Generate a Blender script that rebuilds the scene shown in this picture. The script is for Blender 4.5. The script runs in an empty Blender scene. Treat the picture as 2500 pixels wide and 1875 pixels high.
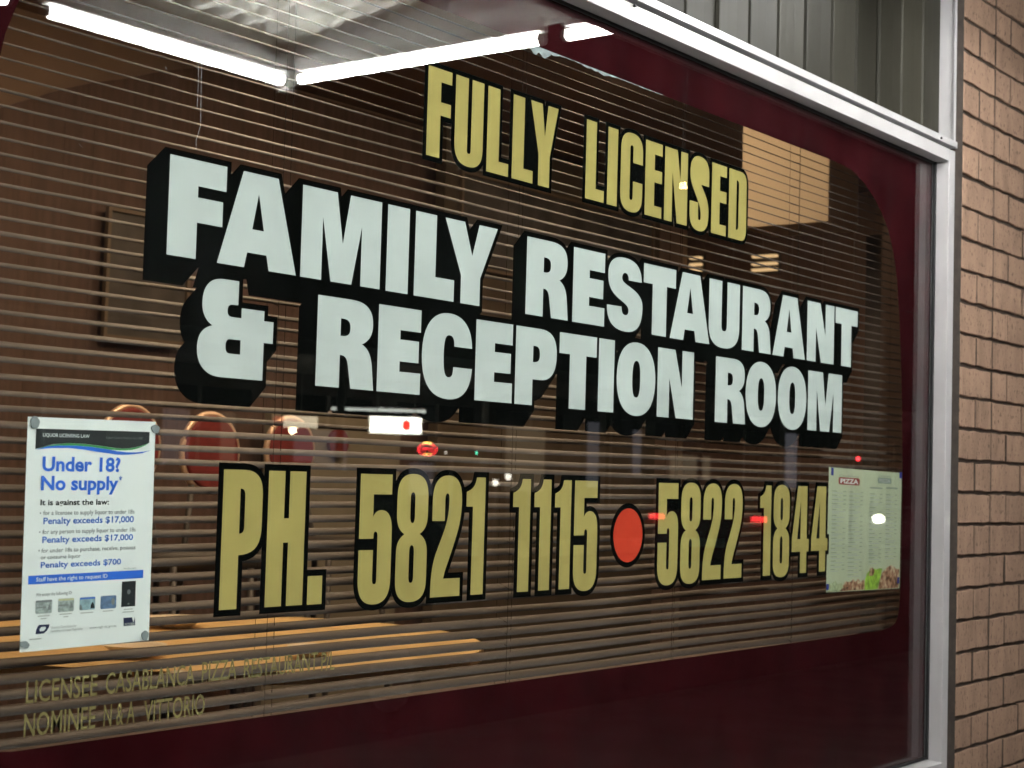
import bpy, math, random
from mathutils import Vector, Matrix
from mathutils.geometry import delaunay_2d_cdt, tessellate_polygon
R = random.Random(7)
ZC = 1.30                      # height of the photographer's camera above the footpath
sc = bpy.context.scene
C = sc.collection

# ---------------------------------------------------------------- camera, world, exposure
cam_d = bpy.data.cameras.new('camera')
cam = bpy.data.objects.new('camera', cam_d); C.objects.link(cam)
yaw, pitch, roll = math.radians(36.66554), math.radians(3.19154), math.radians(1.62592)
f = Vector((math.cos(yaw)*math.cos(pitch), math.sin(yaw)*math.cos(pitch), math.sin(pitch)))
r = Vector((math.sin(yaw), -math.cos(yaw), 0)); u = r.cross(f)
r2 = r*math.cos(roll) + u*math.sin(roll); u2 = u*math.cos(roll) - r*math.sin(roll)
M = Matrix((( r2.x, u2.x, -f.x, 0), (r2.y, u2.y, -f.y, -1.73584), (r2.z, u2.z, -f.z, ZC), (0, 0, 0, 1)))
cam.matrix_world = M
cam_d.sensor_width = 36.0; cam_d.lens = 36.0*4029.593/2500.0
cam_d.clip_start = 0.05; cam_d.clip_end = 400
cam_d.dof.use_dof = True; cam_d.dof.focus_distance = 2.75; cam_d.dof.aperture_fstop = 10.5
sc.camera = cam

w = bpy.data.worlds.new('World'); sc.world = w; w.use_nodes = True
wn = w.node_tree; bg = wn.nodes['Background']
sky = wn.nodes.new('ShaderNodeTexSky'); sky.sky_type = 'NISHITA'; sky.sun_disc = False
sky.sun_elevation = math.radians(-7); sky.sun_rotation = math.radians(200)
wn.links.new(sky.outputs[0], bg.inputs[0]); bg.inputs[1].default_value = 0.10
vs = sc.view_settings
vs.view_transform = 'Standard'; vs.look = 'None'; vs.exposure = 0; vs.gamma = 1; vs.use_curve_mapping = False
TUBE = 138.0                   # radiance of a lit fluorescent tube
sc.cycles.max_bounces = 7; sc.cycles.transparent_max_bounces = 14
sc.cycles.sample_clamp_indirect = 60.0
sc.cycles.use_denoising = True

# ---------------------------------------------------------------- materials
MATS = {}
def mat(name, col, rough=.6, metal=0, var=0.0, vscale=8, bump=0, bscale=60, spec=.5, emit=None, estr=0, coat=0, rand=0.0, stretch=None):
    m = bpy.data.materials.new(name); m.use_nodes = True; n = m.node_tree; N = n.nodes; L = n.links
    b = N['Principled BSDF']
    b.inputs['Roughness'].default_value = rough; b.inputs['Metallic'].default_value = metal
    b.inputs['Specular IOR Level'].default_value = spec; b.inputs['Coat Weight'].default_value = coat
    b.inputs['Base Color'].default_value = (*col, 1)
    tc = N.new('ShaderNodeTexCoord'); vec = tc.outputs['Object']
    if stretch:
        mp = N.new('ShaderNodeMapping'); mp.inputs['Scale'].default_value = stretch
        L.new(vec, mp.inputs[0]); vec = mp.outputs[0]
    last = None
    if var:
        no = N.new('ShaderNodeTexNoise'); no.inputs['Scale'].default_value = vscale; no.inputs['Detail'].default_value = 6
        L.new(vec, no.inputs['Vector'])
        mr = N.new('ShaderNodeMapRange'); mr.inputs[3].default_value = 1-var; mr.inputs[4].default_value = 1+var
        mr.inputs[1].default_value = .3; mr.inputs[2].default_value = .7
        L.new(no.outputs['Fac'], mr.inputs[0]); last = mr.outputs[0]
    if rand:
        oi = N.new('ShaderNodeObjectInfo'); m2 = N.new('ShaderNodeMapRange')
        m2.inputs[3].default_value = 1-rand; m2.inputs[4].default_value = 1+rand
        L.new(oi.outputs['Random'], m2.inputs[0])
        if last:
            mu = N.new('ShaderNodeMath'); mu.operation = 'MULTIPLY'; L.new(last, mu.inputs[0]); L.new(m2.outputs[0], mu.inputs[1]); last = mu.outputs[0]
        else: last = m2.outputs[0]
    if last:
        vm = N.new('ShaderNodeVectorMath'); vm.operation = 'SCALE'; vm.inputs[0].default_value = col
        L.new(last, vm.inputs['Scale']); L.new(vm.outputs[0], b.inputs['Base Color'])
    if bump:
        nb = N.new('ShaderNodeTexNoise'); nb.inputs['Scale'].default_value = bscale; nb.inputs['Detail'].default_value = 5
        L.new(vec, nb.inputs['Vector'])
        bp = N.new('ShaderNodeBump'); bp.inputs['Strength'].default_value = bump; bp.inputs['Distance'].default_value = .002
        L.new(nb.outputs['Fac'], bp.inputs['Height']); L.new(bp.outputs[0], b.inputs['Normal'])
    if emit:
        b.inputs['Emission Color'].default_value = (*emit, 1); b.inputs['Emission Strength'].default_value = estr
    MATS[name] = m
    return m

white_vinyl = mat('white_vinyl', (.575, .62, .615), .75, spec=0.0, var=.05, vscale=9)
gold_vinyl = mat('gold_vinyl', (.43, .352, .122), .75, spec=0.0, var=.06, vscale=10)
black_vinyl = mat('black_vinyl', (.0025, .003, .0025), .75, spec=0.0)
red_vinyl = mat('red_vinyl', (.62, .06, .03), .75, spec=0.0, var=.06, vscale=14)
maroon = mat('maroon_paint', (.033, .0040, .0058), .75, spec=0.0, var=.32, vscale=7, bump=.2, bscale=30)
clear_gold = mat('worn_gold_vinyl', (.25, .21, .09), .75, spec=0.0, var=.2, vscale=60)
alu = mat('white_aluminium', (.47, .46, .47), .38, metal=0.0, var=.05, vscale=12, bump=.08, bscale=30, coat=.1)
alu_grey = mat('dull_aluminium', (.40, .40, .42), .42, metal=.3, var=.12, vscale=7)
rubber = mat('black_rubber', (.012, .012, .013), .6)
gap_brown = mat('dark_brown_strip', (.040, .030, .024), .8, var=.3, vscale=40, bump=.6, bscale=90)
slat_m = mat('blind_slat', (.064, .048, .041), .55, spec=.2, var=.18, vscale=5, rand=.10)
cord_m = mat('brown_cord', (.022, .014, .010), .8)
clad = mat('ribbed_sheet', (.034, .032, .024), .55, spec=.15, metal=.0, var=.3, vscale=3, rand=.30, stretch=(1, 1, .25), bump=.2, bscale=12)
mortar = mat('brown_mortar', (.050, .033, .024), .95, var=.3, vscale=60, bump=.8, bscale=150)
mortar_light = mat('brick_coloured_mortar', (.14, .09, .065), .95, var=.3, vscale=60, bump=.8, bscale=150)
soffit_m = mat('weathered_steel_sheet', (.78, .78, .73), .38, metal=.7, var=.12, vscale=4, stretch=(1, .3, 1))
beam_m = mat('painted_beam', (.70, .70, .67), .5, var=.1)
white_plastic = mat('white_enamel', (.8, .8, .78), .4)
concrete = mat('concrete', (.22, .21, .19), .9, var=.2, vscale=3, bump=.5, bscale=60)
asphalt = mat('asphalt', (.05, .05, .052), .8, var=.3, vscale=10, bump=.6, bscale=120)
paper = mat('white_paper', (.83, .87, .86), .6, var=.02, vscale=14, bump=.15, bscale=10)
menu_paper = mat('laminated_menu_paper', (.50, .54, .38), .5, var=.05, vscale=9, bump=.1, bscale=9)
tack_m = mat('blu_tack', (.26, .30, .31), .7, var=.15, vscale=60)
tape_m = mat('blue_tape', (.02, .03, .28), .6)
ink_black = mat('black_ink', (.010, .014, .016), .5)
ink_navy = mat('navy_ink', (.015, .022, .07), .5)
ink_blue = mat('blue_ink', (.022, .14, .68), .5)
ink_blue2 = mat('mid_blue_ink', (.07, .19, .62), .5)
ink_green = mat('green_ink', (.06, .32, .10), .5)
ink_grey = mat('grey_ink', (.20, .225, .225), .5)
ink_pale = mat('pale_grey_ink', (.42, .45, .43), .5)
ink_menu = mat('menu_text_ink', (.27, .31, .25), .5)
ink_white = mat('white_ink', (.75, .8, .8), .5)
ink_dim = mat('dim_grey_ink', (.16, .17, .17), .5)
logo_red = mat('logo_red_ink', (.30, .035, .03), .5)
logo_grey = mat('logo_grey_ink', (.22, .28, .24), .5)
card_grey = mat('card_grey_ink', (.36, .42, .40), .5, var=.35, vscale=260)
card_teal = mat('card_teal_ink', (.30, .45, .50), .5, var=.3, vscale=160)
card_blue = mat('card_blue_ink', (.12, .20, .34), .5, var=.3, vscale=220)
card_yellow = mat('card_yellow_ink', (.55, .55, .33), .5)
timber_warm = mat('honey_timber', (.80, .57, .26), .35, var=.15, vscale=3, rand=.12, stretch=(1, 6, 1), coat=.2)
timber_dark = mat('dark_timber', (.098, .060, .046), .75, var=.22, vscale=5, rand=.06, stretch=(9, 1, .8))
plaster_in = mat('tan_plaster', (.23, .16, .115), .9, var=.12, vscale=2)
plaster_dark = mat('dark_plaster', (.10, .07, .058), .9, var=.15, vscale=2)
cream = mat('cream_plasterboard', (.38, .32, .24), .85, var=.06, vscale=3)
red_pad = mat('red_upholstery', (.15, .013, .011), .7, var=.2, vscale=20)
brass = mat('copper_tube', (.75, .55, .40), .35, metal=.5)
dark_metal = mat('dark_metal_leg', (.03, .025, .02), .5)
china = mat('white_china', (.75, .66, .52), .3)
carpet = mat('dark_carpet', (.06, .03, .022), .95, var=.3, vscale=30)
pic_m = mat('painting_canvas', (.06, .055, .05), .7, var=.6, vscale=5)
pic_frame = mat('gilt_frame', (.13, .095, .06), .5)
wall_out = mat('render_wall', (.13, .12, .11), .9, var=.2, vscale=1.2)
wall_out2 = mat('pale_render_wall', (.22, .21, .22), .9, var=.2, vscale=1.2)
dark_glass = mat('dark_window_glass', (.01, .012, .015), .08)
post_m = mat('verandah_post_paint', (.35, .35, .33), .6)
car_red = mat('red_car_paint', (.25, .02, .02), .25, coat=1)
car_grey = mat('silver_car_paint', (.35, .36, .38), .25, metal=.6, coat=1)
tyre = mat('tyre_rubber', (.02, .02, .02), .85)
rim_m = mat('wheel_rim', (.4, .4, .42), .35, metal=.8)
def glow(name, col, s): return mat(name, (.1, .1, .1), .5, emit=col, estr=s)
tube_m = glow('lit_fluorescent_tube', (1.0, 1.0, .97), TUBE)
lamp_warm = glow('warm_ceiling_lamp', (1.0, .68, .42), 125)
pend_m = glow('pendant_bulb', (1.0, .68, .34), 60)
lit_bar = glow('warm_light_bar', (1.0, .62, .30), .9)
sign_white = glow('lit_white_sign_face', (1.0, .97, .86), 26)
sign_red = glow('lit_red_sign_spot', (1.0, .05, .03), 16)
neon_red = glow('red_neon', (1.0, .03, .04), 26)
neon_yel = glow('yellow_neon', (1.0, .6, .12), 40)
tail_m = glow('lit_tail_light', (1.0, .04, .04), 9)
head_m = glow('lit_headlight', (1.0, .97, .8), 22)
street_m = glow('street_lamp_bulb', (1.0, .8, .5), 60)
verandah_glow = glow('pale_edge_glow', (.95, 1.0, .9), 7)
shopwin = glow('lit_shop_window', (.80, .78, .9), .45)
shopwin2 = glow('lit_shop_window_warm', (1.0, .78, .5), .45)
green_m = glow('green_signal', (.1, 1.0, .6), 14)
spot_m = glow('white_distant_lamp', (1.0, .92, .8), 14)
bulb_m = glow('bare_bulb', (1.0, .72, .35), 40)

def brick_mat():
    m = mat('tan_brick', (.41, .245, .150), .85); n = m.node_tree; N = n.nodes; L = n.links
    b = N['Principled BSDF']; tc = N.new('ShaderNodeTexCoord'); oi = N.new('ShaderNodeObjectInfo')
    off = N.new('ShaderNodeVectorMath'); off.operation = 'MULTIPLY_ADD'
    comb = N.new('ShaderNodeCombineXYZ')
    L.new(oi.outputs['Random'], comb.inputs[0]); L.new(oi.outputs['Random'], comb.inputs[2])
    L.new(comb.outputs[0], off.inputs[0]); off.inputs[1].default_value = (13, 0, 29); L.new(tc.outputs['Object'], off.inputs[2])
    mp = N.new('ShaderNodeMapping'); mp.inputs['Scale'].default_value = (1.6, 1, .6); L.new(off.outputs[0], mp.inputs[0])
    def noise(s, d, v=mp.outputs[0]):
        q = N.new('ShaderNodeTexNoise'); q.inputs['Scale'].default_value = s; q.inputs['Detail'].default_value = d
        L.new(v, q.inputs['Vector']); return q.outputs['Fac']
    def ramp(src, a, bb, lo, hi):
        q = N.new('ShaderNodeMapRange'); q.inputs[1].default_value = a; q.inputs[2].default_value = bb
        q.inputs[3].default_value = lo; q.inputs[4].default_value = hi; L.new(src, q.inputs[0]); return q.outputs[0]
    big = ramp(noise(14, 6), .3, .7, .80, 1.16)
    fine = ramp(noise(260, 3), .3, .7, .84, 1.12)
    rnd = ramp(oi.outputs['Random'], 0, 1, .92, 1.08)
    spots = ramp(noise(85, 2), .60, .67, 1.0, .34)          # iron spots in the clay
    mu1 = N.new('ShaderNodeMath'); mu1.operation = 'MULTIPLY'; L.new(big, mu1.inputs[0]); L.new(fine, mu1.inputs[1])
    mu2 = N.new('ShaderNodeMath'); mu2.operation = 'MULTIPLY'; L.new(mu1.outputs[0], mu2.inputs[0]); L.new(rnd, mu2.inputs[1])
    mu3 = N.new('ShaderNodeMath'); mu3.operation = 'MULTIPLY'; L.new(mu2.outputs[0], mu3.inputs[0]); L.new(spots, mu3.inputs[1])
    vm = N.new('ShaderNodeVectorMath'); vm.operation = 'SCALE'; vm.inputs[0].default_value = (.335, .212, .146)
    L.new(mu3.outputs[0], vm.inputs['Scale']); L.new(vm.outputs[0], b.inputs['Base Color'])
    bp = N.new('ShaderNodeBump'); bp.inputs['Strength'].default_value = .6; bp.inputs['Distance'].default_value = .0015
    L.new(fine, bp.inputs['Height']); L.new(bp.outputs[0], b.inputs['Normal'])
    return m
brick_m = brick_mat()

def glass_mat():                                   # thin architectural glass: Schlick mirror over clear, plus a film of dust and wipe marks
    m = bpy.data.materials.new('window_glass'); m.use_nodes = True; n = m.node_tree; N = n.nodes; L = n.links
    N.remove(N['Principled BSDF']); out = N['Material Output']
    geo = N.new('ShaderNodeNewGeometry'); dot = N.new('ShaderNodeVectorMath'); dot.operation = 'DOT_PRODUCT'
    L.new(geo.outputs['Incoming'], dot.inputs[0]); L.new(geo.outputs['Normal'], dot.inputs[1])
    def math_(op, a, b=None):
        q = N.new('ShaderNodeMath'); q.operation = op
        for i, v in enumerate((a, b)):
            if v is None: continue
            if isinstance(v, (int, float)): q.inputs[i].default_value = v
            else: L.new(v, q.inputs[i])
        return q.outputs[0]
    c = math_('ABSOLUTE', dot.outputs['Value'])
    F = math_('ADD', math_('MULTIPLY', math_('POWER', math_('SUBTRACT', 1.0, c), 5.0), .96), .04)
    tr = N.new('ShaderNodeBsdfTransparent'); tr.inputs[0].default_value = (.965, .985, .975, 1)
    gl = N.new('ShaderNodeBsdfGlossy'); gl.inputs['Roughness'].default_value = 0.0
    mix = N.new('ShaderNodeMixShader'); L.new(F, mix.inputs[0]); L.new(tr.outputs[0], mix.inputs[1]); L.new(gl.outputs[0], mix.inputs[2])
    df = N.new('ShaderNodeBsdfDiffuse'); df.inputs[0].default_value = (.62, .68, .72, 1)
    tc = N.new('ShaderNodeTexCoord')
    n1 = N.new('ShaderNodeTexNoise'); n1.inputs['Scale'].default_value = 1.7; n1.inputs['Detail'].default_value = 5; L.new(tc.outputs['Object'], n1.inputs['Vector'])
    mp = N.new('ShaderNodeMapping'); mp.inputs['Scale'].default_value = (30, 1, 2.2); mp.inputs['Rotation'].default_value = (0, .25, 0); L.new(tc.outputs['Object'], mp.inputs[0])
    n2 = N.new('ShaderNodeTexNoise'); n2.inputs['Scale'].default_value = 1; n2.inputs['Detail'].default_value = 4; L.new(mp.outputs[0], n2.inputs['Vector'])
    n3 = N.new('ShaderNodeTexNoise'); n3.inputs['Scale'].default_value = 190; n3.inputs['Detail'].default_value = 1; L.new(tc.outputs['Object'], n3.inputs['Vector'])
    def mr(s, a, b_, lo, hi):
        q = N.new('ShaderNodeMapRange'); q.inputs[1].default_value = a; q.inputs[2].default_value = b_; q.inputs[3].default_value = lo; q.inputs[4].default_value = hi
        L.new(s, q.inputs[0]); return q.outputs[0]
    dust = math_('ADD', math_('MULTIPLY', mr(n1.outputs['Fac'], .35, .7, .25, 1.0), mr(n2.outputs['Fac'], .35, .7, .0007, .0036)), mr(n3.outputs['Fac'], .765, .80, 0, .05))
    mix2 = N.new('ShaderNodeMixShader'); L.new(dust, mix2.inputs[0]); L.new(mix.outputs[0], mix2.inputs[1]); L.new(df.outputs[0], mix2.inputs[2])
    L.new(mix2.outputs[0], out.inputs[0])
    return m
glass_m = glass_mat()

def food_mat():
    m = mat('food_photo_print', (.4, .2, .1), .4); n = m.node_tree; N = n.nodes; L = n.links
    tc = N.new('ShaderNodeTexCoord'); v = N.new('ShaderNodeTexNoise'); v.inputs['Scale'].default_value = 70; v.inputs['Detail'].default_value = 4
    L.new(tc.outputs['Object'], v.inputs['Vector'])
    cr = N.new('ShaderNodeValToRGB'); e = cr.color_ramp.elements
    e[0].position = .36; e[0].color = (.10, .035, .015, 1); e[1].position = .68; e[1].color = (.70, .62, .42, 1)
    x = cr.color_ramp.elements.new(.47); x.color = (.34, .15, .08, 1); x = cr.color_ramp.elements.new(.57); x.color = (.50, .30, .20, 1)
    L.new(v.outputs['Fac'], cr.inputs[0]); L.new(cr.outputs[0], N['Principled BSDF'].inputs['Base Color'])
    return m
food_m = food_mat()
lettuce_m = mat('lettuce_print', (.30, .50, .06), .4, var=.5, vscale=60)
herb_m = mat('herb_print', (.42, .48, .28), .4, var=.4, vscale=90)

# ---------------------------------------------------------------- mesh helpers
class MB:
    def __init__(s): s.v = []; s.f = []; s.smooth = False
    def add(s, vs_, fs):
        o = len(s.v); s.v += [tuple(p) for p in vs_]; s.f += [tuple(i+o for i in q) for q in fs]; return s
    def box(s, x0, x1, y0, y1, z0, z1):
        return s.add([(x, y, z) for x in (x0, x1) for y in (y0, y1) for z in (z0, z1)],
                     [(0, 1, 3, 2), (4, 6, 7, 5), (0, 4, 5, 1), (2, 3, 7, 6), (0, 2, 6, 4), (1, 5, 7, 3)])
    def prism(s, poly, lo, hi, axis='y'):            # poly of 2D points, extruded along one axis
        n = len(poly)
        def P(a, b, c):
            return {'y': (a, c, b), 'x': (c, a, b), 'z': (a, b, c)}[axis]
        vs_ = [P(a, b, lo) for a, b in poly] + [P(a, b, hi) for a, b in poly]
        fs = [tuple(range(n-1, -1, -1)), tuple(range(n, 2*n))] + [(i, (i+1) % n, (i+1) % n+n, i+n) for i in range(n)]
        return s.add(vs_, fs)
    def tube(s, pts, rad, n=8, closed=False):
        pts = [Vector(p) for p in pts]; k = len(pts); rings = []
        for i, p in enumerate(pts):
            a = pts[(i-1) % k] if (i or closed) else p; b = pts[(i+1) % k] if (i < k-1 or closed) else p
            t = (b-a).normalized(); h = Vector((0, 0, 1)) if abs(t.z) < .9 else Vector((1, 0, 0))
            e1 = t.cross(h).normalized(); e2 = t.cross(e1)
            rings.append([p + e1*rad*math.cos(2*math.pi*j/n) + e2*rad*math.sin(2*math.pi*j/n) for j in range(n)])
        vs_ = [q for rg in rings for q in rg]; fs = []
        for i in range(k if closed else k-1):
            a = i*n; b = ((i+1) % k)*n
            fs += [(a+j, a+(j+1) % n, b+(j+1) % n, b+j) for j in range(n)]
        if not closed: fs += [tuple(range(n-1, -1, -1)), tuple(range((k-1)*n, k*n))]
        return s.add(vs_, fs)
    def lathe(s, prof, cx, cy, n=24):                # prof: (radius, z)
        vs_ = []; fs = []
        for rr_, z in prof: vs_ += [(cx+rr_*math.cos(2*math.pi*j/n), cy+rr_*math.sin(2*math.pi*j/n), z) for j in range(n)]
        for i in range(len(prof)-1): fs += [(i*n+j, i*n+(j+1) % n, (i+1)*n+(j+1) % n, (i+1)*n+j) for j in range(n)]
        fs += [tuple(range(n-1, -1, -1)), tuple(range((len(prof)-1)*n, len(prof)*n))]
        return s.add(vs_, fs)
    def mesh(s, name, m, smooth=False):
        me = bpy.data.meshes.new(name); me.from_pydata(s.v, [], s.f); me.validate(); me.update()
        if m: me.materials.append(m)
        if smooth:
            for p in me.polygons: p.use_smooth = True
        return me
    def build(s, name, m, parent=None, smooth=False, bevel=0):
        o = link(name, s.mesh(name, m, smooth), parent)
        if bevel:
            b = o.modifiers.new('bevel', 'BEVEL'); b.width = bevel; b.segments = 2; b.limit_method = 'ANGLE'
        return o
def link(name, data, parent=None):
    o = bpy.data.objects.new(name, data); C.objects.link(o)
    if parent: o.parent = parent
    return o
def thing(name, label, cat, loc=(0, 0, 0), group=None, rz=0):
    o = bpy.data.objects.new(name, None); C.objects.link(o); o.location = loc; o.rotation_euler = (0, 0, rz)
    o.empty_display_size = .1
    return tag(o, label, cat, group)
def tag(o, label, cat, group=None):
    o['label'] = label; o['category'] = cat
    if group: o['group'] = group
    return o
def structure(o): o['kind'] = 'structure'; return o

# ---------------------------------------------------------------- 2D shapes
def path(d, n=9):                                    # tiny reader of M / L / C / Z outlines -> list of loops
    t = d.replace(',', ' ').split(); i = 0; loops = []; cur = []; cmd = ''
    while i < len(t):
        if t[i] in 'MLCZ': cmd = t[i]; i += 1
        if cmd == 'Z': loops.append(cur); cur = []; cmd = ''; continue
        if cmd == 'M':
            if cur: loops.append(cur)
            cur = [(float(t[i]), float(t[i+1]))]; i += 2; cmd = 'L'
        elif cmd == 'L': cur.append((float(t[i]), float(t[i+1]))); i += 2
        elif cmd == 'C':
            p0 = cur[-1]; q = [float(a) for a in t[i:i+6]]; i += 6
            for k in range(1, n+1):
                s_ = k/n; a = (1-s_)**3; b = 3*(1-s_)**2*s_; c_ = 3*(1-s_)*s_*s_; e = s_**3
                cur.append((a*p0[0]+b*q[0]+c_*q[2]+e*q[4], a*p0[1]+b*q[1]+c_*q[3]+e*q[5]))
    if cur: loops.append(cur)
    out = []
    for lp in loops:
        c2 = []
        for p in lp:
            if not c2 or math.dist(p, c2[-1]) > 1e-5: c2.append(p)
        if math.dist(c2[0], c2[-1]) < 1e-5: c2.pop()
        out.append(c2)
    return out
def area(lp): return sum(lp[i-1][0]*lp[i][1]-lp[i][0]*lp[i-1][1] for i in range(len(lp)))/2
def ccw(lp): return lp if area(lp) > 0 else lp[::-1]
def fill(loops):                                     # first loop solid, the rest holes -> verts, tris
    vs_ = []; fs = []
    for lp in loops: o = len(vs_); vs_ += [Vector(p) for p in ccw(lp)]; fs.append(list(range(o, o+len(lp))))
    v, e, f_, ov, oe, of = delaunay_2d_cdt(vs_, [], fs, 1, 1e-7)
    return [tuple(p) for p in v], [tuple(q) for q, o in zip(f_, of) if not any(k > 0 for k in o)]
def union(polys):
    vs_ = []; fs = []
    for lp in polys:
        if abs(area(lp)) < 1e-10: continue
        o = len(vs_); vs_ += [Vector(p) for p in ccw(lp)]; fs.append(list(range(o, o+len(lp))))
    v, e, f_, *_ = delaunay_2d_cdt(vs_, [], fs, 1, 1e-6)
    return [tuple(p) for p in v], [tuple(q) for q in f_]
def hull(pts):
    pts = sorted(set(pts)); 
    def half(ps):
        h = []
        for p in ps:
            while len(h) > 1 and (h[-1][0]-h[-2][0])*(p[1]-h[-2][1])-(h[-1][1]-h[-2][1])*(p[0]-h[-2][0]) <= 0: h.pop()
            h.append(p)
        return h
    a = half(pts); b = half(pts[::-1]); return a[:-1]+b[:-1]
def fatten(loops, w_, vec=None):                     # convex pieces of the shape grown by w_ (mitred), swept along vec
    v, t = fill(loops); out = [[v[i] for i in q] for q in t]
    for k, lp in enumerate(loops):
        lp = ccw(lp) if k == 0 else ccw(lp)[::-1]; n = len(lp)
        def nrm(a, b):
            d = math.dist(a, b); return ((b[1]-a[1])/d, -(b[0]-a[0])/d)
        for i in range(n):
            a, b, c_ = lp[i-1], lp[i], lp[(i+1) % n]
            n1, n2 = nrm(a, b), nrm(b, c_)
            out.append([a, b, (b[0]+n1[0]*w_, b[1]+n1[1]*w_), (a[0]+n1[0]*w_, a[1]+n1[1]*w_)])
            cr = n1[0]*n2[1]-n1[1]*n2[0]
            if cr > 1e-4:
                d = 1+n1[0]*n2[0]+n1[1]*n2[1]; m_ = (n1[0]+n2[0], n1[1]+n2[1])
                kx = w_/d if d > .55 else 0
                if kx: out.append([b, (b[0]+n1[0]*w_, b[1]+n1[1]*w_), (b[0]+m_[0]*kx, b[1]+m_[1]*kx), (b[0]+n2[0]*w_, b[1]+n2[1]*w_)])
                else: out.append([b, (b[0]+n1[0]*w_, b[1]+n1[1]*w_), (b[0]+n2[0]*w_, b[1]+n2[1]*w_)])
    if vec: out = [hull([tuple(p) for p in q]+[(p[0]+vec[0], p[1]+vec[1]) for p in q]) for q in out]
    return out
def islands(v, t):                                   # connected pieces of a triangulated film
    par_ = list(range(len(v)))
    def root(a):
        while par_[a] != a: par_[a] = par_[par_[a]]; a = par_[a]
        return a
    for q in t:
        for k in q[1:]: par_[root(k)] = root(q[0])
    g = {}
    for q in t: g.setdefault(root(q[0]), []).append(q)
    out = []
    for qs in g.values():
        ids = sorted({k for q in qs for k in q}); m_ = {k: i for i, k in enumerate(ids)}
        out.append(([v[k] for k in ids], [tuple(m_[k] for k in q) for q in qs]))
    return out
def flat(name, vt, m, y, parent, T=lambda p: p):     # a film lying in a plane parallel to the window
    v, t = vt; me = bpy.data.meshes.new(name)
    me.from_pydata([(T(p)[0], y, T(p)[1]) for p in v], [], t); me.materials.append(m); me.update()
    return link(name, me, parent)
def rect(x0, x1, z0, z1): return [(x0, z0), (x1, z0), (x1, z1), (x0, z1)]

HEAVY = {
 'F': 'M0 0 L.385 0 .385 .37 .73 .37 .73 .625 .385 .625 .385 .74 .77 .74 .77 1 0 1Z',
 'A': 'M0 0 L.38 0 .42 .16 .70 .16 .74 0 1.15 0 .84 1 .33 1Z M.56 .79 L.48 .41 .65 .41Z',
 'M': 'M0 0 L.33 0 .33 .69 .48 0 .82 0 .97 .67 .97 0 1.30 0 1.30 1 .77 1 .66 .44 .55 1 0 1Z',
 'I': 'M0 0 L.39 0 .39 1 0 1Z', 'L': 'M0 0 L.75 0 .75 .26 .39 .26 .39 1 0 1Z',
 'Y': 'M.33 0 L.71 0 .71 .34 1.04 1 .67 1 .54 .60 .38 1 0 1 .33 .34Z',
 'R': 'M0 0 L.38 0 .38 .365 C.47 .37 .505 .33 .52 .24 L.57 0 .955 0 .93 .20 C.915 .36 .88 .46 .74 .512 C.87 .56 .92 .64 .92 .745 C.92 .92 .80 1 .55 1 L0 1Z M.38 .775 L.43 .775 C.51 .77 .54 .74 .54 .68 C.54 .61 .51 .585 .43 .58 L.38 .58Z',
 'E': 'M0 0 L.77 0 .77 .25 .39 .25 .39 .37 .73 .37 .73 .625 .39 .625 .39 .735 .76 .735 .76 1 0 1Z',
 'S': 'M0 .315 L.37 .32 C.37 .25 .40 .21 .465 .21 C.53 .21 .56 .25 .55 .29 C.54 .34 .47 .37 .31 .42 C.12 .49 .015 .57 .015 .74 C.015 .92 .15 1.01 .42 1.01 C.74 1.01 .88 .90 .88 .71 L.54 .705 C.54 .77 .50 .80 .45 .80 C.40 .80 .365 .765 .37 .72 C.375 .67 .45 .65 .58 .615 C.80 .55 .915 .49 .915 .35 C.915 .10 .78 -.02 .49 -.02 C.18 -.02 0 .08 0 .315Z',
 'T': 'M.245 0 L.635 0 .635 .725 .885 .725 .885 1 0 1 0 .725 .245 .725Z',
 'U': 'M0 1 L.39 1 .39 .33 C.39 .26 .42 .235 .475 .235 C.53 .235 .555 .27 .555 .33 L.555 1 .95 1 .95 .31 C.95 .09 .80 -.025 .475 -.025 C.15 -.025 0 .08 0 .31Z',
 'N': 'M0 0 L.33 0 .33 .57 .53 0 1.02 0 1.02 1 .685 1 .685 .46 .48 1 0 1Z',
 'P': 'M0 0 L.38 0 .38 .335 .55 .335 C.80 .335 .91 .46 .91 .68 C.91 .90 .80 1 .52 1 L0 1Z M.38 .77 L.42 .77 C.50 .77 .53 .74 .53 .665 C.53 .59 .50 .565 .42 .56 L.38 .56Z',
 'C': 'M.96 .625 L.61 .625 C.61 .72 .58 .755 .51 .755 C.43 .755 .41 .68 .41 .50 C.41 .32 .44 .245 .51 .245 C.58 .245 .60 .29 .60 .375 L.97 .375 C.95 .12 .80 -.02 .52 -.02 C.17 -.02 0 .16 0 .49 C0 .83 .18 1.02 .50 1.02 C.78 1.02 .95 .88 .96 .625Z',
 'O': 'M.51 1.02 C.83 1.02 1.02 .83 1.02 .5 C1.02 .17 .83 -.02 .51 -.02 C.19 -.02 0 .17 0 .5 C0 .83 .19 1.02 .51 1.02Z M.51 .76 C.59 .76 .615 .67 .615 .5 C.615 .33 .59 .24 .51 .24 C.43 .24 .405 .33 .405 .5 C.405 .67 .43 .76 .51 .76Z',
 '&': 'M.935 0 L.33 0 C.12 0 0 .11 0 .28 C0 .42 .07 .49 .20 .52 C.10 .56 .05 .64 .05 .74 C.05 .92 .15 1.01 .34 1.01 L.55 1.01 .55 .76 .49 .76 C.42 .76 .40 .74 .40 .69 C.40 .645 .43 .63 .48 .63 L.60 .63 .60 .735 .93 .735 .93 .63 1.07 .63 1.07 .40 .935 .40Z M.60 .25 L.60 .40 .46 .40 C.41 .40 .39 .38 .39 .325 C.39 .27 .41 .25 .46 .25Z',
}
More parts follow.
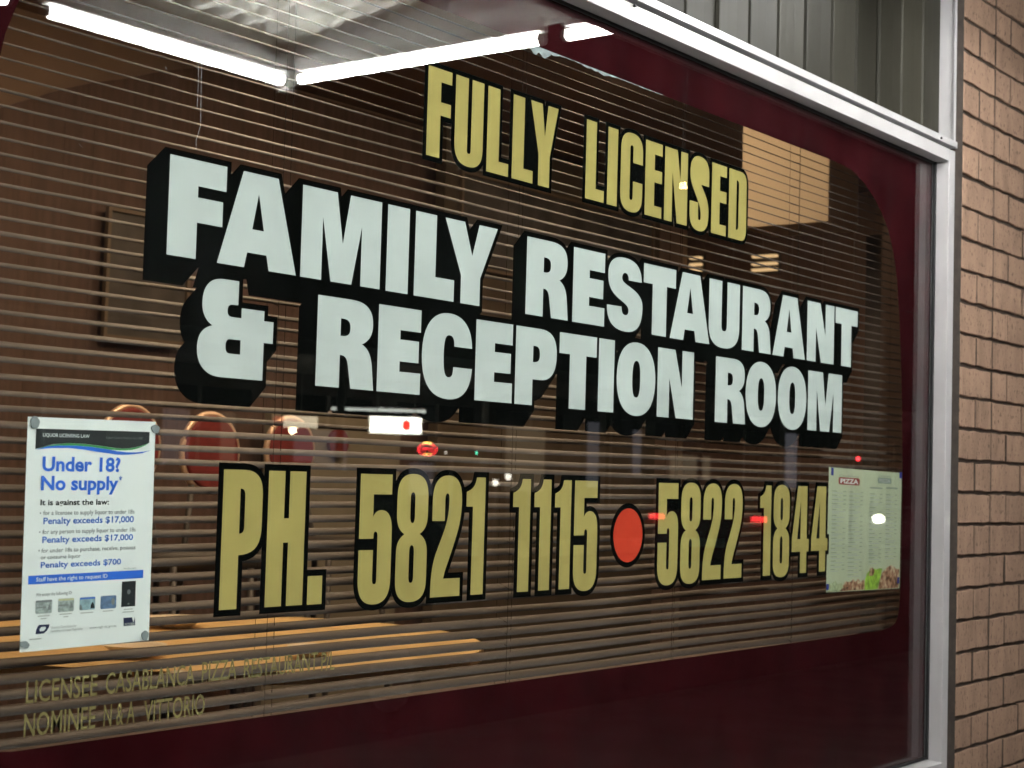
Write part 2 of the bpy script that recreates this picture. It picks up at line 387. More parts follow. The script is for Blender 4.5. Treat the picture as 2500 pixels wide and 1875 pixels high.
NARROW = {
 'F': 'M0 0 L.23 0 .23 .48 .41 .48 .41 .63 .23 .63 .23 .855 .42 .855 .42 1 0 1Z',
 'U': 'M0 1 L.23 1 .23 .19 C.23 .15 .24 .14 .265 .14 C.29 .14 .30 .155 .30 .19 L.30 1 .52 1 .52 .22 C.52 .06 .43 -.01 .265 -.01 C.09 -.01 0 .06 0 .24Z',
 'L': 'M0 0 L.42 0 .42 .15 .23 .15 .23 1 0 1Z', 'I': 'M0 0 L.23 0 .23 1 0 1Z',
 'Y': 'M.18 0 L.41 0 .41 .37 .57 1 .36 1 .30 .61 .235 1 0 1 .18 .37Z',
 'C': 'M.53 .635 L.295 .635 .295 .81 C.295 .85 .285 .86 .26 .86 C.23 .86 .22 .84 .22 .80 L.22 .19 C.22 .15 .23 .14 .26 .14 C.285 .14 .30 .15 .30 .19 L.30 .39 .53 .39 .53 .22 C.53 .05 .44 -.02 .265 -.02 C.09 -.02 0 .05 0 .22 L0 .79 C0 .95 .09 1.02 .265 1.02 C.44 1.02 .53 .95 .53 .78Z',
 'E': 'M0 0 L.42 0 .42 .15 .23 .15 .23 .465 .42 .465 .42 .63 .23 .63 .23 .84 .42 .84 .42 1 0 1Z',
 'N': 'M0 0 L.20 0 .20 .68 .335 0 .60 0 .60 1 .42 1 .41 .60 .32 1 0 1Z',
 'S': 'M0 .37 L.23 .37 .23 .18 C.23 .14 .24 .13 .265 .13 C.29 .13 .305 .14 .305 .18 C.305 .27 .28 .32 .20 .42 C.07 .57 0 .64 0 .77 C0 .94 .09 1.02 .26 1.02 C.43 1.02 .52 .94 .52 .80 L.52 .63 .30 .63 .30 .81 C.30 .84 .29 .855 .265 .855 C.24 .855 .225 .84 .225 .80 C.225 .74 .25 .69 .32 .61 C.45 .48 .52 .40 .52 .25 C.52 .05 .43 -.025 .26 -.025 C.09 -.025 0 .05 0 .22Z',
 'D': 'M0 0 L.36 0 C.48 0 .52 .06 .52 .18 L.52 .80 C.52 .94 .47 1 .34 1 L0 1Z M.22 .86 C.27 .86 .29 .84 .29 .79 L.29 .21 C.29 .16 .27 .14 .22 .14Z',
}
PHONE = {
 'P': 'M0 0 L.17 0 .17 .385 C.33 .39 .395 .45 .395 .60 L.395 .82 C.395 .95 .33 1 .20 1 L0 1Z M.17 .865 C.21 .865 .22 .845 .22 .80 L.22 .60 C.22 .56 .21 .54 .17 .54Z',
 'H': 'M0 0 L.17 0 .17 .47 .222 .47 .222 0 .395 0 .395 1 .222 1 .222 .65 .17 .65 .17 1 0 1Z',
 '.': 'M0 0 L.16 0 .16 .215 0 .215Z',
 '5': 'M0 1 L.38 1 .38 .84 .16 .84 .16 .66 C.18 .70 .22 .715 .26 .715 C.35 .715 .39 .65 .39 .55 L.39 .17 C.39 .03 .32 -.03 .195 -.03 C.07 -.03 0 .03 0 .17 L0 .40 .17 .40 .17 .17 C.17 .14 .18 .13 .195 .13 C.215 .13 .22 .14 .22 .17 L.22 .50 C.22 .53 .21 .545 .195 .545 C.175 .545 .17 .53 .17 .49 L0 .49Z',
 '8': 'M.195 1.01 C.33 1.01 .39 .95 .39 .82 L.39 .68 C.39 .60 .36 .55 .29 .52 C.36 .49 .39 .44 .39 .36 L.39 .15 C.39 .03 .33 -.03 .195 -.03 C.06 -.03 0 .03 0 .15 L0 .36 C0 .44 .03 .49 .10 .52 C.03 .55 0 .60 0 .68 L0 .82 C0 .95 .06 1.01 .195 1.01Z M.195 .86 C.215 .86 .225 .845 .225 .80 L.225 .67 C.225 .63 .215 .61 .195 .61 C.175 .61 .165 .63 .165 .67 L.165 .80 C.165 .845 .175 .86 .195 .86Z M.195 .43 C.215 .43 .225 .41 .225 .37 L.225 .18 C.225 .14 .215 .125 .195 .125 C.175 .125 .165 .14 .165 .18 L.165 .37 C.165 .41 .175 .43 .195 .43Z',
 '2': 'M0 .63 L0 .80 C0 .94 .07 1.01 .20 1.01 C.33 1.01 .39 .94 .39 .80 C.39 .62 .34 .53 .27 .38 C.22 .28 .18 .21 .165 .15 L.39 .15 .39 0 0 0 C0 .16 .01 .27 .07 .38 C.15 .53 .22 .62 .22 .80 C.22 .84 .21 .86 .195 .86 C.175 .86 .165 .84 .165 .80 L.165 .63Z',
 '1': 'M0 .75 L0 .875 C.09 .90 .12 .93 .135 1 L.26 1 .26 0 .09 0 .09 .75Z',
 '4': 'M.14 1 L.375 1 .375 .39 .43 .39 .43 .245 .375 .245 .375 0 .215 0 .215 .245 0 .245 0 .39Z M.215 .82 L.215 .39 .135 .39Z',
}
for D_ in (HEAVY, NARROW, PHONE):
    for k in D_: D_[k] = path(D_[k].replace('Z', ' Z ').replace('M', 'M ').replace('L', 'L ').replace('C', 'C '))

# ================================================================ SETTING
structure(MB().box(-30, 60, -3.4, 0.0, -.14, 0).build('footpath', concrete))
structure(MB().box(-30, 60, -3.56, -3.4, -.14, .004).build('kerb', concrete))
structure(MB().add([(-60, -14.0, -.14), (90, -14.0, -.14), (90, -3.56, -.14), (-60, -3.56, -.14)], [(0, 1, 2, 3)]).build('road', asphalt))
structure(MB().box(-60, 90, -40, -14.0, -.16, 0).build('far_footpath', concrete))
structure(MB().box(-3, 12, .16, 7.2, .0, .10).build('restaurant_floor', carpet))
structure(MB().box(-3, 12, .16, 7.2, 3.02, 3.12).build('restaurant_ceiling', plaster_in))

# ---------------------------------------------------------------- shop window
zb_in, zt_in = -.714+ZC, .875+ZC                 # sill and head, glass opening
XL, XR = 1.04, 4.20
win = thing('shop_window', 'wide restaurant window in a white aluminium frame with a maroon painted border', 'window', (0, 0, 0))
MB().box(XL-.01, XR+.006, -.006, 0, zb_in-.012, zt_in+.01).build('glass_pane', glass_m, win)
YF = -.0474
def jamb(x_in, x_out): return MB().box(min(x_in, x_out), max(x_in, x_out), YF, .05, zb_in-.055, zt_in+.0327)
jamb(XR, XR+.0405).build('right_jamb', alu, win, bevel=.0015)
jamb(XL, XL-.0405).build('left_jamb', alu, win, bevel=.0015)
MB().box(XL+.0002, XR-.0002, YF, .05, zt_in, zt_in+.0327).build('head_rail', alu, win, bevel=.0012)
MB().box(XL-.04, XR+.04, YF+.018, .05, zt_in+.0329, zt_in+.0415).build('head_groove', rubber, win)
MB().box(XL-.05, XR+.046, YF-.004, .05, zt_in+.0417, zt_in+.059).build('head_flashing', alu, win, bevel=.001)
MB().prism([(YF-.006, zb_in-.055), (.05, zb_in-.055), (.05, zb_in), (YF-.006, zb_in-.003)], XL+.0002, XR-.0002, 'x').build('sill', alu, win, bevel=.0012)
for x in (XR-.0095, XL+.0005): MB().box(x, x+.009, -.0125, -.0062, zb_in+.0005, zt_in-.0005).build('gasket', rubber, win)
for z in (zt_in-.0065, zb_in+.0005): MB().box(XL+.007, XR-.007, -.0105, -.0062, z, z+.006).build('gasket', rubber, win)
for x, z in ((2.62, .9035), (4.13, .924)):
    MB().tube([(x, YF-.0075, z+ZC), (x, YF-.002, z+ZC)], .0032, 10).build('screw', rubber, win)
# maroon border painted on the inside of the glass
edge_r = [(2.2, .7765), (3.10, .7765), (3.60, .777), (3.70, .772), (3.775, .751), (3.835, .722), (3.885, .690), (3.925, .650), (3.955, .600), (3.980, .535),
          (3.997, .45), (4.012, .34), (4.025, .20), (4.033, .05), (4.036, -.12), (4.032, -.25), (4.026, -.31), (4.017, -.335), (4.0, -.349), (3.97, -.357), (3.92, -.3615)]
edge_l = [(5.23-x, z) for x, z in edge_r[1:]][::-1]
inner = [(x, z+ZC) for x, z in edge_r]+[(x, z+ZC) for x, z in edge_l]
flat('painted_border', fill([rect(XL, XR, zb_in, zt_in), ccw(inner)]), maroon, .0006, win)
# paint scrapings left along the top edge of the border
pm = []
for k in range(16):
    x = 2.37+k*.028; w1 = .016+.012*R.random(); h = max(.0015, .020*math.exp(-((x-2.385)/.035)**2)+.003*R.random()+.005*math.exp(-((x-2.58)/.05)**2))
    pm.append([(x-w1, .7768+ZC), (x-w1*.5, .7768-h*.6+ZC), (x+.2*w1, .7768-h+ZC), (x+w1, .7768-h*.45+ZC), (x+w1, .7768+ZC)])
smear = mat('pale_paint_smear', (.34, .38, .40), .8, var=.4, vscale=50)
flat('paint_smear', union(pm), smear, .0004, win)

# old scratches and drips on the pane
scr = mat('glass_scratch', (.30, .32, .33), .7)
for pts, wd in (([(1.5714, .570), (1.5722, .539), (1.5738, .478), (1.567, .458), (1.5672, .444)], .00035), ([(1.5649, .571), (1.5666, .538), (1.5663, .503)], .0003),
                ([(1.3651, .4157), (1.3693, .4132), (1.3721, .4119)], .0005), ([(1.5058, .548), (1.5075, .5452)], .0008)):
    flat('glass_scratch', union([[(a[0]-wd, a[1]+ZC), (b[0]-wd, b[1]+ZC), (b[0]+wd, b[1]+ZC-.0002), (a[0]+wd, a[1]+ZC-.0002)] for a, b in zip(pts, pts[1:])]), scr, -.0062, win)
# ---------------------------------------------------------------- vinyl lettering on the glass
def place(glyph, x, zb, h, wscale=1.0):
    return [[(x+p[0]*h*wscale, zb+p[1]*h) for p in lp] for lp in glyph]
def lettering(name, label, font, h, items, m, w_, vec, yb):
    t = thing(name, label, 'lettering', (0, 0, 0))
    back = []
    for ch, x, zb in items:
        g = place(font[ch], x, zb+ZC, h)
        flat('letter', fill(g), m, .0005+yb*.3, t)
        back += fatten(g, w_, vec)
    for vt in islands(*union(back)): flat('black_outline', vt, black_vinyl, .0012+yb, t)
    return t
lettering('window_lettering', 'gold FULLY LICENSED lettering with black outline, topmost on the window', NARROW, .150,
    [('F', 2.0765, .5262), ('U', 2.1500, .5262), ('L', 2.2399, .5258), ('L', 2.3134, .5258), ('Y', 2.3663, .5260),
     ('L', 2.5455, .5257), ('I', 2.6198, .5256), ('C', 2.6660, .5254), ('E', 2.7558, .5252), ('N', 2.8294, .5250), ('S', 2.9301, .5248), ('E', 3.0199, .5247), ('D', 3.0938, .5246)],
    gold_vinyl, .0088, None, 0)
lettering('window_lettering', 'white FAMILY RESTAURANT lettering with deep black drop shadow', HEAVY, .1395,
    [('F', 1.5267, .2915), ('A', 1.6208, .2912), ('M', 1.7903, .2910), ('I', 1.9863, .2906), ('L', 2.0561, .2903), ('Y', 2.1329, .2902),
     ('R', 2.3660, .2898), ('E', 2.5136, .2896), ('S', 2.6293, .2894), ('T', 2.7592, .2893), ('A', 2.8626, .2886), ('U', 3.0188, .2884), ('R', 3.1643, .2882),
     ('A', 3.3062, .2880), ('N', 3.4757, .2880), ('T', 3.6246, .2882)],
    white_vinyl, .0088, (-.031, -.031), 0)
lettering('window_lettering', 'white & RECEPTION ROOM lettering with deep black drop shadow', HEAVY, .139,
    [('&', 1.5895, .1291), ('R', 1.8316, .1288), ('E', 1.9725, .1286), ('C', 2.0821, .1282), ('E', 2.2256, .1280), ('P', 2.3409, .1278), ('T', 2.4758, .1276),
     ('I', 2.6064, .1274), ('O', 2.6698, .1272), ('N', 2.8198, .1270), ('R', 3.0531, .1266), ('O', 3.1858, .1264), ('O', 3.3363, .1262), ('M', 3.4860, .1262)],
    white_vinyl, .0088, (-.031, -.031), .0004)
ph = lettering('window_lettering', 'gold telephone number lettering PH. 5821 1115 and 5822 1844 with a red dot between', PHONE, .2,
    [('P', 1.6501, -.2020), ('H', 1.7407, -.2022), ('.', 1.8300, -.2026), ('5', 1.9426, -.2030), ('8', 2.0325, -.2030), ('2', 2.1223, -.2040), ('1', 2.2128, -.2040),
     ('1', 2.3459, -.2045), ('1', 2.4100, -.2045), ('1', 2.4745, -.2048), ('5', 2.5377, -.2048),
     ('5', 2.8348, -.2050), ('8', 2.9240, -.2050), ('2', 3.0138, -.2055), ('2', 3.1049, -.2052), ('1', 3.2630, -.2048), ('8', 3.3270, -.2045), ('4', 3.4176, -.2040), ('4', 3.5158, -.2036)],
    gold_vinyl, .0095, None, 0)
def circ(cx, cz, rx, rz=None, n=40): return [(cx+rx*math.cos(2*math.pi*k/n), cz+(rz or rx)*math.sin(2*math.pi*k/n)) for k in range(n)]
flat('red_dot', fill([circ(2.7245, -.1085+ZC, .0525)]), red_vinyl, .0005, ph)
flat('dot_outline', fill([circ(2.7245, -.1085+ZC, .0625)]), black_vinyl, .0012, ph)

# ---------------------------------------------------------------- printed text (built-in vector font)
def text_mesh(s, bold=0.0, shear=0.0):
    cu = bpy.data.curves.new('t', 'FONT'); cu.body = s; cu.size = 1; cu.offset = bold; cu.shear = shear; cu.resolution_u = 3; cu.space_character = 1.0
    o = bpy.data.objects.new('t', cu); C.objects.link(o)
    dg = bpy.context.evaluated_depsgraph_get(); dg.update()
    me = bpy.data.meshes.new_from_object(o.evaluated_get(dg)); bpy.data.objects.remove(o); bpy.data.curves.remove(cu)
    return me
CAPH = max(v.co.y for v in text_mesh('H').vertices)
def text(name, s, x0, x1, z0, cap, m, y, parent, T, bold=0.0, shear=0.0):
    me = text_mesh(s, bold, shear)
    xs = [v.co.x for v in me.vertices]; a, b = min(xs), max(xs)
    for v in me.vertices:
        q = T((x0+(v.co.x-a)/(b-a)*(x1-x0), z0+v.co.y/CAPH*cap)); v.co = (q[0], y, q[1])
    me.materials.clear(); me.materials.append(m)
    return link(name, me, parent)

# small licensee lettering, lower left of the window
lic = thing('window_lettering', 'small worn gold licensee and nominee lettering in two lines at lower left', 'lettering', (0, 0, 0))
idt = lambda p: p
for s, x0, x1, z, cap in (('LICENSEE', 1.3255, 1.4385, -.3033, .0275), ('CASABLANCA', 1.4525, 1.609, -.3028, .0275), ('PIZZA', 1.6225, 1.6895, -.3010, .0275),
                          ('RESTAURANT', 1.7040, 1.858, -.3028, .0275), ('P/L', 1.8665, 1.8965, -.3040, .0275),
                          ('NOMINEE', 1.3245, 1.4375, -.3455, .0285), ('N & A', 1.4510, 1.5040, -.3455, .0285), ('VITTORIO', 1.5200, 1.6300, -.3470, .0285)):
    text('lettering_word', s, x0, x1, z+ZC, cap, clear_gold, .0005, lic, idt, bold=.006)

# ---------------------------------------------------------------- liquor licensing poster (A4, stuck inside the glass)
def sheet(t, wd, ht, m, y, tilt, wx, wz, curl=.0015):
    ang = math.radians(tilt); ca, sa = math.cos(ang), math.sin(ang)
    def T(p): return (wx+(p[0]*ca-p[1]*sa)/1000, wz+ZC+(p[0]*sa+p[1]*ca)/1000)
    nx, nz = 8, 10; vs_ = []; fs = []
    for j in range(nz+1):
        for i in range(nx+1):
            q = T((wd*i/nx, ht*j/nz)); vs_.append((q[0], y, q[1]))
    for j in range(nz):
        for i in range(nx): a = j*(nx+1)+i; fs.append((a, a+1, a+nx+2, a+nx+1))
    MB().add(vs_, fs).build('paper_sheet', m, t, smooth=True)
    return T
po = thing('poster', 'white A4 liquor licensing poster reading Under 18? No supply, stuck inside the glass', 'poster')
T = sheet(po, 210.4, 297, paper, .0026, .654, 1.3145, -.2392)
def shape(name, pts, m, y=.0022, par=po, TT=None): return flat(name, fill([pts]), m, y, par, TT or T)
def bars(name, segs, hh, m, par, TT, y=.0020):       # lines of print too small to read
    polys = []
    for a, b in zip(segs[::2], segs[1::2]): polys.append([(a[0], a[1]), (b[0], b[1]), (b[0], b[1]+hh), (a[0], a[1]+hh)])
    v = []; t_ = []
    for p in polys: o = len(v); v += p; t_ += [(o, o+1, o+2, o+3)]
    o = flat(name, (v, t_), m, y, par, TT); o['kind'] = 'stuff'; return o
shape('banner', [(13.1, 282.3), (200.1, 282.9), (199.9, 268.2), (186.5, 263.8), (175, 261.5), (165.5, 260.1), (155, 259.5), (144.6, 259.7), (117.2, 262.4), (90.3, 264.5), (64, 264.8), (40.8, 263), (25.7, 259.5), (12.7, 256.2)], ink_black)
shape('swoosh', [(13.3, 255.9), (25, 259.2), (40.8, 262.6), (64, 264.6), (90.3, 264.2), (117.2, 262.2), (144.6, 259.5), (155, 259.3), (165.5, 259.9), (175, 261.3), (186.5, 263.6), (199.3, 268), (193, 264.5), (186.6, 262.2), (178, 259.6), (169.8, 258), (160, 257.1), (151.7, 256.9), (131, 257.8), (103.8, 260.5), (77.2, 261.9), (51.2, 261.4), (32, 260)], ink_green)
shape('swoosh', [(13.3, 255.7), (38.5, 258), (64.2, 258.6), (90.6, 256.8), (117.5, 253.8), (145, 251.3), (156, 251.2), (165.8, 251.6), (187, 253.6), (203.2, 258), (192, 256.2), (179.8, 254.9), (161.5, 254.6), (144.8, 255.9), (131, 257.7), (103.8, 260.4), (77.2, 261.8), (51.2, 261.3), (32, 260)], ink_blue)
TX = lambda s, a, b, z, cap, m, bold=0.0, shear=0.0: text('print_line', s, a, b, z, cap, m, .0020, po, T, bold, shear)
TX('LIQUOR LICENSING LAW', 23.9, 97.9, 272.4, 4.3, ink_white, .01)
TX('Liquor Control Reform Act 1998', 125.6, 187.9, 272.2, 3.3, ink_dim, 0, .3)
TX('Under 18?', 24.5, 151.2, 228.9, 17.4, ink_blue, .03)
TX('No supply', 23.4, 148.5, 204.5, 17.1, ink_blue, .03)
TX('*', 149.5, 155.0, 213.5, 8.5, ink_blue2, .02)
TX('It is against the law:', 23.5, 133.7, 184.9, 6.9, ink_black, .02)
for z in (174.8, 150.7, 127.1): shape('bullet', circ(24, z, 1.0, n=10), ink_grey, .0020)
TX('for a licensee to supply liquor to under 18s', 28.5, 177.6, 172.3, 5.5, ink_grey, .004)
TX('Penalty exceeds $17,000', 29, 177, 160.9, 7.9, ink_blue2, .018)
TX('for any person to supply liquor to under 18s', 28.2, 180.7, 148.2, 5.4, ink_grey, .004)
TX('Penalty exceeds $17,000', 28.4, 176.6, 137.0, 7.6, ink_blue2, .018)
TX('for under 18s to purchase, receive, possess', 27.6, 181.4, 124.4, 5.2, ink_grey, .004)
TX('or consume liquor', 27.1, 89.9, 116, 4.9, ink_grey, .004)
TX('Penalty exceeds $700', 27.2, 157.5, 105, 7.3, ink_blue2, .018)
TX('*Penalties apply', 161.7, 184.1, 98.4, 1.7, ink_grey)
shape('blue_band', [(8.8, 95.7), (196.6, 95.9), (196.7, 85), (9.1, 84.8)], ink_blue)
TX('Staff have the right to request ID', 21, 135.3, 88, 5.1, ink_white, .012)
TX('We accept the following ID:', 21.4, 78.4, 69.4, 4.0, ink_grey, .01)
def rr_(x0, z0, x1, z1, q=2.0):
    out = []
    for cx, cz, a in ((x1-q, z1-q, 0), (x0+q, z1-q, 90), (x0+q, z0+q, 180), (x1-q, z0+q, 270)):
        out += [(cx+q*math.cos(math.radians(a+k*30)), cz+q*math.sin(math.radians(a+k*30))) for k in range(4)]
    return out
def pic(q, m): return shape('picture', q, m)
pic(rr_(21.5, 47, 47.3, 64), card_grey); shape('picture_detail', rect(22, 46.8, 61.2, 63.6), ink_grey, .0020)
bars('picture_detail', [(23, 54), (38, 54)], 1.4, ink_grey, po, T); shape('picture_detail', [(40, 51), (46, 51), (44.5, 56), (43, 59), (41.5, 56)], ink_grey, .0020)
pic(rr_(56.4, 47, 82, 64.3), card_grey); shape('picture_detail', rect(57, 81.5, 61.5, 64), card_yellow, .0020)
bars('picture_detail', [(57, 55), (73, 55)], 1.6, ink_grey, po, T); shape('picture_detail', [(75, 51.5), (81, 51.5), (79.5, 56), (78, 59), (76.5, 56)], ink_grey, .0020)
pic(rr_(90.9, 47.4, 116.5, 64.2), card_teal); shape('picture_detail', rect(91.5, 116, 61.5, 63.9), ink_blue2, .0020)
shape('picture_detail', [(108.5, 49), (115.5, 49), (114.6, 54), (112.2, 57.6), (109.6, 54.5)], ink_black, .0020); shape('picture_detail', [(91.5, 48), (96, 48), (94, 54), (91.5, 55)], ink_grey, .0020)
pic(rr_(125.2, 47, 151.6, 64.2), card_blue); shape('picture_detail', circ(146, 56, 3, 4.5, 12), ink_grey, .0020)
pic(rect(160.3, 184.3, 47.8, 81.7), ink_black); shape('picture_detail', circ(172.5, 67.5, 3.0, 3.4, 10), ink_dim, .0020); shape('picture_detail', rect(170.8, 174, 50.5, 52.6), ink_dim, .0020)
bars('caption', [(25.4, 43.2), (43.7, 43.2), (30, 39.8), (38.8, 39.8), (59, 43.6), (78.5, 43.6), (65.6, 40.1), (73.4, 40.1), (92.9, 43.2), (113.5, 43.2), (129.7, 43.4), (146.7, 43.4), (164.7, 43.6), (180.1, 43.6), (162.7, 40.1), (182.3, 40.1), (13.5, 14.7), (32.3, 14.7)], 1.3, ink_pale, po, T)
shape('emblem', [(164.8, 33.1), (179.5, 33.1), (182.0, 25.8), (184.6, 33.1), (185.5, 22), (165.6, 22)], ink_navy)
TX('VICTORIA', 166.5, 184.5, 22.6, 3.2, ink_pale, .03)
flat('emblem', fill([[(28, 33), (44.4, 32.6), (43.2, 28.5), (40.2, 24.4), (36, 21.4), (23, 21.4), (23.6, 26), (25.3, 30)], [(31.5, 30), (38.5, 29.8), (38.8, 27.5), (35.8, 24.8), (29.5, 24.6), (29, 27.3)]]), ink_navy, .0022, po, T)
TX('Victorian Commission for', 46.3, 87, 26.5, 3.2, ink_grey)
TX('Gambling and Liquor Regulation', 46.4, 97.1, 22.1, 3.2, ink_grey)
TX('www.vcglr.vic.gov.au', 108.3, 153.1, 22.2, 3.2, ink_grey)
def blob(cx, cz, rx, rz, rot=0):
    out = []
    for k in range(18):
        a = 2*math.pi*k/18; q = 1+.10*math.sin(2.3*a+cx)+.06*math.sin(5*a); x, z = rx*q*math.cos(a), rz*q*math.sin(a)
        out.append((cx+x*math.cos(rot)-z*math.sin(rot), cz+x*math.sin(rot)+z*math.cos(rot)))
    return out
for a in ((10, 290, 7.4, 7.4), (209, 287.4, 6.6, 6), (5.8, 9.6, 7.2, 4.4, -.4), (202, 7, 5.2, 7.2, -.1)):
    o = MB().prism([T(p) for p in ccw(blob(*a))], .0002, .0019).build('adhesive_putty', tack_m, po)

# ---------------------------------------------------------------- pizza menu (landscape sheet, taped inside the glass)
mn = thing('menu_sheet', 'pale laminated pizza menu taped inside the glass beside the last gold digit', 'menu')
T2 = sheet(mn, 427, 297, menu_paper, .0026, -.819, 3.603, -.2542)
S2 = lambda name, pts, m, y=.0022: flat(name, fill([pts]), m, y, mn, T2)
S2('logo_panel', rr_(53.5, 257.5, 172.5, 275.0, 6), logo_red)
text('logo_word', 'PIZZA', 64, 163.5, 261, 10.4, ink_white, .0020, mn, T2, .03)
text('logo_word', 'Casablanca', 56, 167, 276.6, 5.6, logo_grey, .0020, mn, T2, .0, .35)
S2('logo_panel', rr_(279, 266.5, 362, 281, 5), logo_grey)
text('logo_word', 'PIZZA', 287, 355, 269.6, 8.2, ink_pale, .0020, mn, T2, .03)
text('logo_word', 'Casablanca', 283, 358, 283.0, 4.6, logo_grey, .0020, mn, T2, .0, .35)
segs = []; heads = []
for cx, cw, zt, zb in ((20, 76, 240, 44), (114, 80, 240, 38), (233, 74, 238, 66), (331, 68, 238, 72)):
    z = zt
    while z > zb:
        heads.append((cx, z)); heads.append((cx+cw*(.22+.25*R.random()), z))
        if R.random() < .75: heads.append((cx+cw*.80, z)); heads.append((cx+cw, z))
        z -= 4.0
        for q in range(R.choice((1, 1, 2))):
            segs += [(cx, z), (cx+cw*(.45+.5*R.random()), z)]; z -= 3.9
        z -= 2.2
bars('menu_text', segs, 1.5, ink_pale, mn, T2); bars('menu_text', heads, 1.9, ink_menu, mn, T2)
bars('menu_heading', [(233, 252), (307, 252), (330, 254), (401, 254)], 4.2, ink_menu, mn, T2)
def blotch(pts): return [(x+R.uniform(-1.5, 1.5), z+R.uniform(-1.5, 1.5)) for x, z in pts]
S2('food_picture', blotch([(4, 2), (215, 2), (214, 24), (205, 27), (190, 22), (175, 28), (160, 23), (148, 29), (135, 24), (120, 22), (104, 25), (95, 19)]), food_m)
S2('food_picture', blotch([(3, 2), (70, 2), (92, 10), (80, 22), (60, 20), (48, 28), (30, 21), (12, 20)]), herb_m, .0021)
S2('food_picture', blotch([(216, 2), (290, 2), (300, 20), (318, 52), (300, 55), (280, 50), (262, 55), (240, 50), (225, 42), (214, 20)]), lettuce_m, .0021)
S2('food_picture', blotch([(292, 2), (421, 2), (423, 52), (408, 50), (392, 56), (372, 60), (350, 56), (335, 50), (318, 42), (306, 22)]), food_m)
S2('food_picture', blotch([(238, 36), (262, 34), (274, 46), (258, 56), (242, 53)]), food_m, .0020)
for cx, cz, a, b in ((17, 287, 6, 9), (417, 291, 7, 8), (6, 13, 6, 7), (416, 21, 6, 8)):
    MB().prism([T2(p) for p in rect(cx-a, cx+a, cz-b, cz+b)], .0012, .0018).build('blue_tape', tape_m, mn)

# ---------------------------------------------------------------- venetian blind
vb = thing('venetian_blind', 'brown venetian blind with open tilted slats hanging behind the window glass', 'blind')
def slat_mesh(seed):
    rr = random.Random(seed); n = 46; L0 = 3.06; vs_ = []; fs = []; ph1, ph2 = rr.uniform(0, 6), rr.uniform(0, 6)
    tilt0 = math.radians(21.3)
    for i in range(n+1):
        x = -L0/2+L0*i/n; X = x+seed
        dz = .0013*math.sin(2.1*X+ph1)+.0009*math.sin(6.3*X+ph2); tl = tilt0+math.radians(1.8*math.sin(1.7*X+ph2)+1.2*math.sin(5*X+ph1))
        for j in range(5):
            s_ = (j/4-.5)*.0262; cr = .0019*(1-(2*j/4-1)**2)
            vs_.append((x, s_*math.cos(tl)-cr*math.sin(tl), s_*math.sin(tl)+cr*math.cos(tl)+dz))
    for i in range(n):
        for j in range(4): a = i*5+j; fs.append((a, a+5, a+6, a+1))
    o = MB().add(vs_, fs)
    k = len(o.v)                                       # a second skin 0.3 mm below gives the slat its thickness
    o.v += [(a, b, c_-.0003) for a, b, c_ in o.v[:k]]; o.f += [tuple(q+k for q in fc[::-1]) for fc in fs]
    o.f += [(i*5, i*5+k, (i+1)*5+k, (i+1)*5) for i in range(n)]+[(i*5+4, (i+1)*5+4, (i+1)*5+4+k, i*5+4+k) for i in range(n)]
    return o.mesh('slat', slat_m, True)
SM = [slat_mesh(s) for s in range(7)]
YS = .060; xm = 2.62
z = .0480-.0205*21; k = 0
while z < .865:
    o = link('slat', SM[(k*3+R.randrange(3)) % 7], vb); o.location = (xm, YS+R.uniform(-.0006, .0006), z+ZC+R.uniform(-.0007, .0007)); o.rotation_euler = (R.uniform(-.012, .012), R.uniform(-.0004, .0004), 0)
    z += .0205; k += 1
MB().box(1.09, 4.15, .045, .075, zt_in-.012, zt_in+.03).build('head_box', slat_m, vb)
MB().box(1.09, 4.15, .048, .073, ZC-.403, ZC-.392).build('bottom_rail', slat_m, vb)
for x in (1.20, 1.795, 2.402, 2.975, 3.515, 4.05):
    for yy in (.0475, .0725): MB().tube([(x, yy, ZC-.395), (x, yy, zt_in)], .0004, 5).build('ladder_cord', cord_m, vb)
    MB().tube([(x+.028, .060, ZC-.395), (x+.028, .060, zt_in)], .0005, 5).build('lift_cord', cord_m, vb)
rungs = MB(); zz = .0480-.0205*21
while zz < .86:
    for x in (1.20, 1.795, 2.402, 2.975, 3.515, 4.05): rungs.tube([(x, .0475, zz-.0050+ZC), (x+.006, .0725, zz+.0038+ZC)], .0005, 4)
    zz += .0205
rungs.build('ladder_rungs', cord_m, vb)['kind'] = 'stuff'

# ---------------------------------------------------------------- ribbed sheet cladding above the window
cl = thing('cladding_panel', 'grey green ribbed sheet cladding above the white window head', 'cladding')
def rib_mesh(wd=.1353):
    prof = [(0, -.004), (.005, -.010), (.010, -.0105), (.017, -.005), (.050, -.003), (.092, -.002), (.130, -.004), (wd-.0006, -.0045)]
    pts = prof+[(wd-.0006, .004), (0, .004)]
    return MB().prism(pts, 0, .75, 'z').mesh('cladding_strip', clad)
RM = rib_mesh(); x = 4.2225; i = 0
while x > -1.8:
    x -= .1356; o = link('cladding_strip', RM, cl); o.location = (x, -.006+R.uniform(-.001, .001), zt_in+.060); o.rotation_euler = (0, 0, R.uniform(-.03, .03)); i += 1
MB().prism([(4.2285, -.048), (4.2405, -.048), (4.2405, .02), (4.2365, .02), (4.2365, -.044), (4.2285, -.044)], zt_in+.0595, zt_in+.80, 'z').build('corner_trim', alu, cl)

